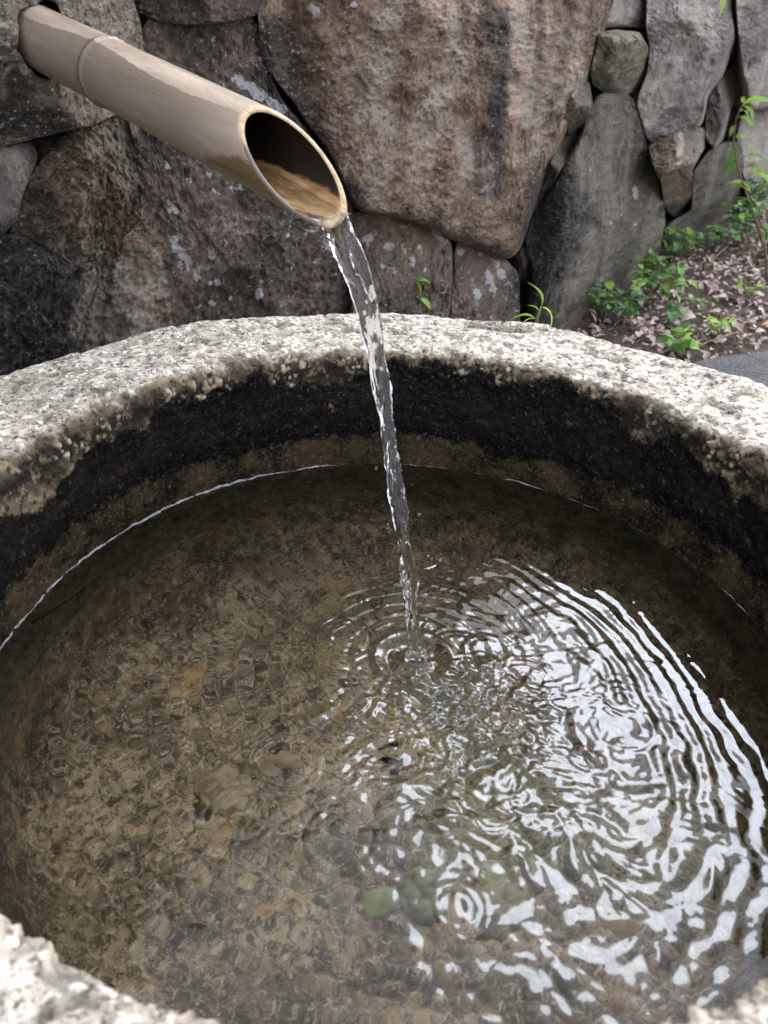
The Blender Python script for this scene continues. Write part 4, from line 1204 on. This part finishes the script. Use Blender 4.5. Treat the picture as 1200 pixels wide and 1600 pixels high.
# weeds along the foot of the wall
clumps = [  # px, py of the foot, height m, leaves, kinds, label
 (938, 500, 0.13, 26, ('ov_g', 'ov_b', 'ov_y'), 'leafy green weed clump at the left end of the wall foot, nearest the basin rim'),
 (966, 506, 0.10, 16, ('ov_b', 'ov_g'), 'dark green low weed beside the nearest clump behind the basin rim'),
 (1006, 474, 0.15, 26, ('ov_y', 'ov_g'), 'bright yellow green weed clump in front of the charcoal stone'),
 (1012, 436, 0.11, 18, ('ov_g', 'ov_y'), 'small upright green weed against the right side of the charcoal stone'),
 (1044, 414, 0.14, 24, ('ov_g', 'ov_y', 'ov_b'), 'round green weed clump below the overhanging stone nose'),
 (1082, 404, 0.10, 18, ('ov_b', 'ov_g'), 'low blue green weed trailing along the wall foot'),
 (1112, 392, 0.10, 18, ('ov_b', 'ov_g'), 'blue green weed between the trailing weed and the tall weed'),
 (1150, 382, 0.20, 30, ('ov_b', 'ov_g', 'ov_y'), 'dense dark green weed clump at the foot of the tall weed'),
 (1178, 350, 0.22, 30, ('ov_g', 'ov_b'), 'high green weed clump under the arching stem at the right edge'),
 (1196, 395, 0.14, 20, ('ov_y', 'ov_g'), 'light green weed on the litter at the right edge'),
 (1075, 545, 0.07, 18, ('ov_y', 'ov_g'), 'small yellow green weed growing in the litter near the basin rim'),
 (1128, 524, 0.08, 16, ('ov_y', 'sm_y'), 'yellow green weed growing in the litter beside the paving'),
 (1040, 543, 0.05, 12, ('ov_g', 'sm_y'), 'tiny green weed at the basin rim left of the litter weed'),
 (1086, 470, 0.06, 10, ('sm_y', 'ov_g'), 'few green leaves in the middle of the leaf litter'),
 (1066, 492, 0.06, 8, ('ov_b', 'ov_g'), 'sparse bluish weed in the litter below the green leaves'),
 (1172, 455, 0.07, 10, ('sm_y', 'ov_y'), 'sparse light green weed in the litter near the right edge'),
]
for (px_, py_, hgt, nl, kinds, lab) in clumps:
    nl = int(nl * (2.4 if hgt > 0.09 else 1.3))
    rc = random.Random(int(px_ * 7 + py_))
    foot = at_z(px_, py_, GROUND + 0.03)
    gz_ = float(ground_z([foot[0]], [foot[1]])[0])
    foot[2] = gz_
    root = empty('weed_clump', foot.tolist(), lab, 'weed')
    spread = 0.05 + hgt * 0.5
    nst = max(3, nl // 5)
    stems = []
    for k in range(nst):
        a = rc.uniform(0, 2 * math.pi); q_ = rc.uniform(0.2, 1) * spread
        topp = foot + np.array([math.cos(a) * q_, math.sin(a) * q_, hgt * rc.uniform(0.55, 1.0)])
        mid = (foot + topp) / 2 + np.array([0, 0, hgt * 0.15])
        stems.append((foot, mid, topp))
        tube('stem', [foot - np.array([0, 0, 0.01]), mid, topp], 0.0016, 0.0008, STM, root, 5)
    for k in range(nl):
        f0, m0, t0 = stems[k % nst]
        u_ = rc.uniform(0.35, 1.0)
        p_ = (m0 + (t0 - m0) * (u_ * 2 - 1)) if u_ > 0.5 else (f0 + (m0 - f0) * u_ * 2)
        put_leaf(root, rc.choice(kinds), p_.tolist(), rc.uniform(0, 2 * math.pi), rc.uniform(-0.5, 0.7), rc.uniform(-0.5, 0.5), rc.uniform(0.6, 1.05))

# tall weed with an arching stem at the right edge
def on_depth(x, y, D): return CAM + rays(x, y) * D
Dt = 3.15
stem_px = [(1204, 430), (1196, 390), (1184, 352), (1172, 318), (1160, 285), (1150, 250), (1146, 215), (1150, 185), (1162, 160)]
sp_ = [on_depth(x, y, Dt + 0.0 * i) for i, (x, y) in enumerate(stem_px)]
sp_[0][2] = GROUND
tw = empty('tall_weed', sp_[0].tolist(), 'tall weed with narrow pale green leaves arching over the wall at the right', 'weed')
tube('stem', sp_, 0.005, 0.002, STB, tw, 7)
def leaf_to(par, kind, a_px, b_px, D, roll=0.0, L0=0.10, dd_=0.0):
    a = on_depth(*a_px, D); b = on_depth(*b_px, D + dd_)
    d = b - a
    return put_leaf(par, kind, a.tolist(), math.atan2(d[1], d[0]), math.atan2(d[2], math.hypot(d[0], d[1])), roll, np.linalg.norm(d) / L0)
for (a, b, kd, ro) in [((1160, 165), (1206, 148), 'la_y', -.6), ((1160, 165), (1186, 190), 'la_y', .4), ((1162, 162), (1160, 148), 'la_y', .8), ((1150, 185), (1178, 186), 'la_y', .2), ((1148, 215), (1172, 212), 'la_y', .5),
                       ((1146, 222), (1140, 268), 'la_g', .4), ((1160, 248), (1200, 240), 'la_g', -.5), ((1158, 252), (1136, 268), 'la_g', .6), ((1164, 262), (1200, 262), 'la_y', .3),
                       ((1166, 272), (1212, 276), 'la_y', -.4), ((1170, 296), (1146, 276), 'la_y', .5), ((1172, 300), (1146, 282), 'la_y', -.3), ((1180, 300), (1210, 284), 'la_g', .3),
                       ((1184, 316), (1206, 322), 'la_g', .1), ((1176, 322), (1150, 300), 'la_g', .2), ((1186, 340), (1160, 330), 'la_b' if 0 else 'la_g', .2), ((1190, 356), (1212, 350), 'la_y', .1),
                       ((1150, 196), (1140, 208), 'la_y', .1), ((1154, 175), (1172, 172), 'la_y', .1)]:
    leaf_to(tw, kd, a, b, Dt, ro, 0.10, random.uniform(-0.05, 0.05))

# grass shoot right behind the rim
Ds = 0.98
fp = on_depth(832, 520, Ds); fp[2] = GROUND
sh = empty('grass_shoot', fp.tolist(), 'bright green shoot with long curved blades rising behind the rim near its hollow', 'grass shoot')
st = [fp, on_depth(834, 530, Ds), on_depth(840, 495, Ds), on_depth(846, 478, Ds)]
tube('stem', st, 0.003, 0.0015, STM, sh, 6)
LD['shoot'] = leaf_data('leaf', LY, L=0.1, W=0.2, curl=0.5, fold=0.5, n=12)
for (a, b, ro, dz) in [((846, 479), (838, 437), 1.2, .0), ((847, 480), (872, 508), -.9, -.02), ((838, 500), (798, 488), .7, .0), ((842, 488), (828, 472), .9, 0.0), ((840, 500), (812, 500), .2, 0.01)]:
    leaf_to(sh, 'shoot', a, b, Ds, ro, 0.10, dz)

# seedling growing from the joint by the lichen dotted stone
fp2 = on_wall(np.array(662.), np.array(492.), 0.06)
sg_ = empty('seedling', fp2.tolist(), 'small yellow green seedling in front of the lichen dotted stone', 'seedling')
Dq = float(np.linalg.norm(fp2 - CAM)) - 0.01
tube('stem', [on_depth(664, 500, Dq), on_depth(658, 470, Dq), on_depth(652, 440, Dq), on_depth(640, 424, Dq)], 0.0012, 0.0006, STM, sg_, 5)
for (a, b, ro) in [((640, 436), (630, 418), .9), ((644, 438), (664, 458), -.8), ((652, 440), (672, 436), .3), ((656, 466), (676, 480), .5), ((657, 470), (652, 462), .5), ((650, 440), (660, 430), .2)]:
    leaf_to(sg_, 'la_y', a, b, Dq, ro, 0.10, 0.0)

# leafy twig hanging in at the top right
Dh = 1.2
hb = empty('hanging_twig', on_depth(1180, -160, Dh).tolist(), 'leafy twig hanging in from above, one bright leaf tip at the top right edge', 'twig')
tube('stem', [on_depth(1180, -160, Dh), on_depth(1150, -90, Dh), on_depth(1120, -40, Dh), on_depth(1112, -22, Dh)], 0.002, 0.001, STB, hb, 6)
for (a, b, ro) in [((1114, -30), (1139, 31), 1.0), ((1135, -66), (1178, -40), .3), ((1150, -92), (1105, -80), .4), ((1165, -125), (1210, -120), .2)]:
    leaf_to(hb, 'la_y', a, b, Dh, ro, 0.10, 0.02)

# ------------------------------------------------------------------ leaf litter, fallen leaves, twigs
ML = Mat('dry_leaf')
Pn = ML.obj()
inf = ML.attr('tone')
info = ML.n('ShaderNodeObjectInfo').outputs['Random']
n1 = ML.noise(Pn, 80, 3)
c = ML.mix(ML.rng(ML.noise(Pn, 28, 4, 0.7), 0.35, 0.65), (0.25, 0.17, 0.135), (0.58, 0.45, 0.385))
c = ML.mix(ML.math('MULTIPLY', inf, 0.75), c, (0.58, 0.48, 0.43))
ML.bsdf(c, 0.6, ML.bump(n1, 0.3, 0.002))
def region_ok(p):
    d = float((p - W0) @ WN)
    if d < 0.03: return False
    return float((p - c0) @ nrm) < 0.02
rl = random.Random(21)
VL, FL, TL = [], [], []
def add_litter(x, y, L, tone, lift):
    V, F = leaf_mesh(L, rl.uniform(0.35, 0.7), rl.uniform(-0.4, 0.9), rl.uniform(0.1, 0.9), 4)
    m = Matrix.Translation((x, y, float(ground_z([x], [y])[0]) + lift)) @ Matrix.Rotation(rl.uniform(0, 6.28), 4, 'Z') @ Matrix.Rotation(rl.gauss(0, 0.35), 4, 'Y') @ Matrix.Rotation(rl.gauss(0, 0.5), 4, 'X')
    o0 = len(VL)
    VL.extend([tuple(m @ Vector(v)) for v in V]); FL.extend([tuple(o0 + i for i in f) for f in F]); TL.extend([tone] * len(V))
cnt = 0
while cnt < 9500:
    u_, d_ = rl.uniform(0.4, 6.5), rl.uniform(0.02, 1.9)
    p_ = W0 + WU * u_ + WN * d_
    if not region_ok(p_): continue
    add_litter(p_[0], p_[1], rl.uniform(0.018, 0.038), rl.random() ** 2, rl.uniform(0.003, 0.014)); cnt += 1
tag(mesh_obj('leaf_litter', VL, FL, ML.m, attrs={'tone': np.array(TL)}), 'dry pinkish brown leaf litter covering the ground along the wall', 'leaf litter', kind='stuff')
# the bigger pale leaves lying on top
proto = []
for k in range(5):
    V, F = leaf_mesh(0.06, random.uniform(0.4, 0.6), random.uniform(0.2, 0.7), random.uniform(0.2, 0.7), 6)
    me = bpy.data.meshes.new('fallen_leaf'); me.from_pydata(V, [], F)
    me.polygons.foreach_set('use_smooth', np.ones(len(F), bool)); me.materials.append(ML.m)
    at = me.attributes.new('tone', 'FLOAT', 'POINT'); at.data.foreach_set('value', np.full(len(V), [0.5, 0.9, 0.2, 0.7, 1.0][k], np.float32))
    proto.append(me)
k = 0
for (px_, py_) in [(990, 530), (1012, 522), (1030, 512), (1060, 520), (1085, 505), (1105, 490), (1068, 478), (1130, 470), (1150, 490), (1168, 505), (1185, 480), (1120, 450), (1095, 440), (1142, 440), (1160, 425),
                   (1045, 500), (1020, 548), (1100, 545), (1140, 512), (1190, 450), (1062, 455), (1176, 530), (1046, 470), (1110, 425), (1000, 512)]:
    p_ = at_z(px_, py_, GROUND)
    o = bpy.data.objects.new('fallen_leaf', proto[k % 5]); S.collection.objects.link(o)
    o.location = (p_[0], p_[1], float(ground_z([p_[0]], [p_[1]])[0]) + 0.017)
    o.rotation_euler = (rl.gauss(0, 0.3), rl.gauss(0, 0.2), rl.uniform(0, 6.28))
    sc_ = rl.uniform(0.5, 0.8); o.scale = (sc_,) * 3
    tag(o, 'dry pinkish brown fallen leaf lying on top of the litter', 'fallen leaf', 'pale fallen leaves on the litter')
    k += 1
MO = Mat('orange_leaf'); MO.bsdf(MO.mix(MO.rng(MO.noise(MO.obj(), 60, 3), 0.4, 0.6), (0.30, 0.11, 0.03), (0.42, 0.20, 0.07)), 0.6)
V, F = leaf_mesh(0.07, 0.35, 0.3, 0.4, 6)
p_ = at_z(1186, 518, GROUND)
o = mesh_obj('fallen_leaf', V, F, MO.m); o.location = (p_[0], p_[1], float(ground_z([p_[0]], [p_[1]])[0]) + 0.02); o.rotation_euler = (0.2, 0, 0.3)
tag(o, 'orange brown curled leaf at the edge of the dark paving', 'fallen leaf')
MT = Mat('dry_twig'); MT.bsdf(MT.mix(MT.rng(MT.noise(MT.obj(), 40, 3), 0.4, 0.6), (0.16, 0.10, 0.065), (0.34, 0.25, 0.17)), 0.8)
for (a, b, lab) in [((1060, 572), (1142, 538), 'straw coloured twig along the near edge of the litter'), ((1108, 500), (1196, 526), 'brown twig pointing at the orange leaf'),
                    ((1100, 438), (1132, 402), 'thin pale twig in the middle of the litter'), ((960, 524), (1006, 520), 'dark twig at the basin rim under the nearest weed')]:
    pa, pb = at_z(*a, GROUND), at_z(*b, GROUND)
    for q_ in (pa, pb): q_[2] = float(ground_z([q_[0]], [q_[1]])[0]) + 0.022
    r_o = empty('dry_twig', pa.tolist(), lab, 'twig')
    mid = (pa + pb) / 2 + np.array([0.004, 0.01, 0.006])
    tube('twig_stem', [pa, mid, pb], 0.003, 0.0018, MT.m, r_o, 6)

# ------------------------------------------------------------------ things in the water
MBk = Mat('dark_twig'); MBk.bsdf((0.02, 0.012, 0.008), 0.9, None, 0.0)
pa, pb = at_z(50, 972, 0.0012), at_z(152, 899, 0.0012)
r_o = empty('floating_twig', pa.tolist(), 'thin dark twig floating on the water beside the left waterline', 'twig')
tube('twig_stem', [pa, (pa + pb) / 2 + np.array([0.002, -0.001, 0]), pb], 0.0017, 0.0010, MBk.m, r_o, 6)

MSL = leaf_mat('sunken_leaf', (0.045, 0.028, 0.016), (0.10, 0.065, 0.035), 0.0)
MSY = leaf_mat('sunken_leaf_yellow', (0.15, 0.105, 0.05), (0.21, 0.155, 0.08), 0.0)
MSG = leaf_mat('sunken_leaf_green', (0.08, 0.095, 0.025), (0.15, 0.165, 0.05), 0.0)
def floor_at(x, y):
    d = rays(x, y)
    p = CAM + d * ((0 - CAM[2]) / d[2])
    n_ = np.array([0, 0, 1.0]); ci = -d @ n_
    eta = 1 / 1.333
    t = eta * d + (eta * ci - math.sqrt(1 - eta * eta * (1 - ci * ci))) * n_
    return p + t * ((-0.158 - 0) / t[2])
for (px_, py_, L, mt, lab) in [(160, 1120, .045, MSL, 'small black sunken leaf at the upper left of the basin floor'), (290, 1120, .03, MSL, 'dark sunken leaf scrap right of the small black leaf'),
                               (245, 1290, .05, MSL, 'black sunken leaf below left of the pale stone'),
                               (55, 1330, .04, MSL, 'dark sunken leaf at the far left of the basin floor'), (890, 1390, .06, MSL, 'dark sunken leaf among the bright ripples at the right'),
                               (760, 1420, .07, MSG, 'olive yellow sunken leaf at the lower middle of the basin'), (640, 1400, .06, MSG, 'olive sunken leaf left of the larger olive one'),
                               (210, 1400, .04, MSL, 'small dark sunken leaf near the lower left rim'),
                               (470, 1190, .05, MSY, 'amber sunken leaf near the middle of the basin floor'), (150, 1240, .03, MSL, 'tiny dark leaf scrap in the left middle of the basin floor')]:
    p_ = floor_at(px_, py_)
    if math.hypot(p_[0], p_[1]) > 0.24: p_[:2] *= 0.24 / math.hypot(p_[0], p_[1])
    V, F = leaf_mesh(L * 0.7, rl.uniform(0.35, 0.6), 0.15, 0.2, 6)
    o = mesh_obj('sunken_leaf', V, F, mt); o.location = (p_[0], p_[1], -0.159)
    o.rotation_euler = (rl.gauss(0, 0.1), 0, rl.uniform(0, 6.28))
    tag(o, lab, 'sunken leaf')
# pale stone on the floor
def pebble(px_, py_, rad_, lab, c1, c2, sq=0.5):
    n = 40
    V = []
    for i in range(n + 1):
        ph_ = math.pi * i / n
        for j in range(n):
            a = 2 * math.pi * j / n
            V.append((math.sin(ph_) * math.cos(a), math.sin(ph_) * math.sin(a), math.cos(ph_)))
    V = np.array(V)
    V = V * (1 + 0.16 * fbm(V, 1.3, 3, 0.5, px_ * 0.01))[:, None] * rad_ * np.array([1, 0.85, sq])
    M = Mat('sunken_stone'); nn_ = M.noise(M.obj(), 60, 5, 0.7)
    M.bsdf(M.mix(M.rng(nn_, 0.4, 0.62), c1, c2), 0.8, M.bump(nn_, 0.5, 0.004))
    p_ = floor_at(px_, py_)
    o = mesh_obj('sunken_stone', V, [tuple(f[::-1]) for f in grid_faces(n + 1, n, True).tolist()], M.m)
    o.location = (p_[0], p_[1], -0.162 + rad_ * sq * 0.1)
    tag(o, lab, 'stone')
pebble(348, 1235, 0.024, 'pale tan rounded stone on the basin floor left of the splash', (0.12, 0.085, 0.042), (0.28, 0.205, 0.105))
pebble(660, 1395, 0.022, 'olive algae covered stone on the basin floor, lower middle', (0.075, 0.075, 0.03), (0.17, 0.16, 0.08))
pebble(770, 1410, 0.024, 'larger yellow olive stone on the basin floor beside the olive one', (0.10, 0.09, 0.04), (0.22, 0.19, 0.10))
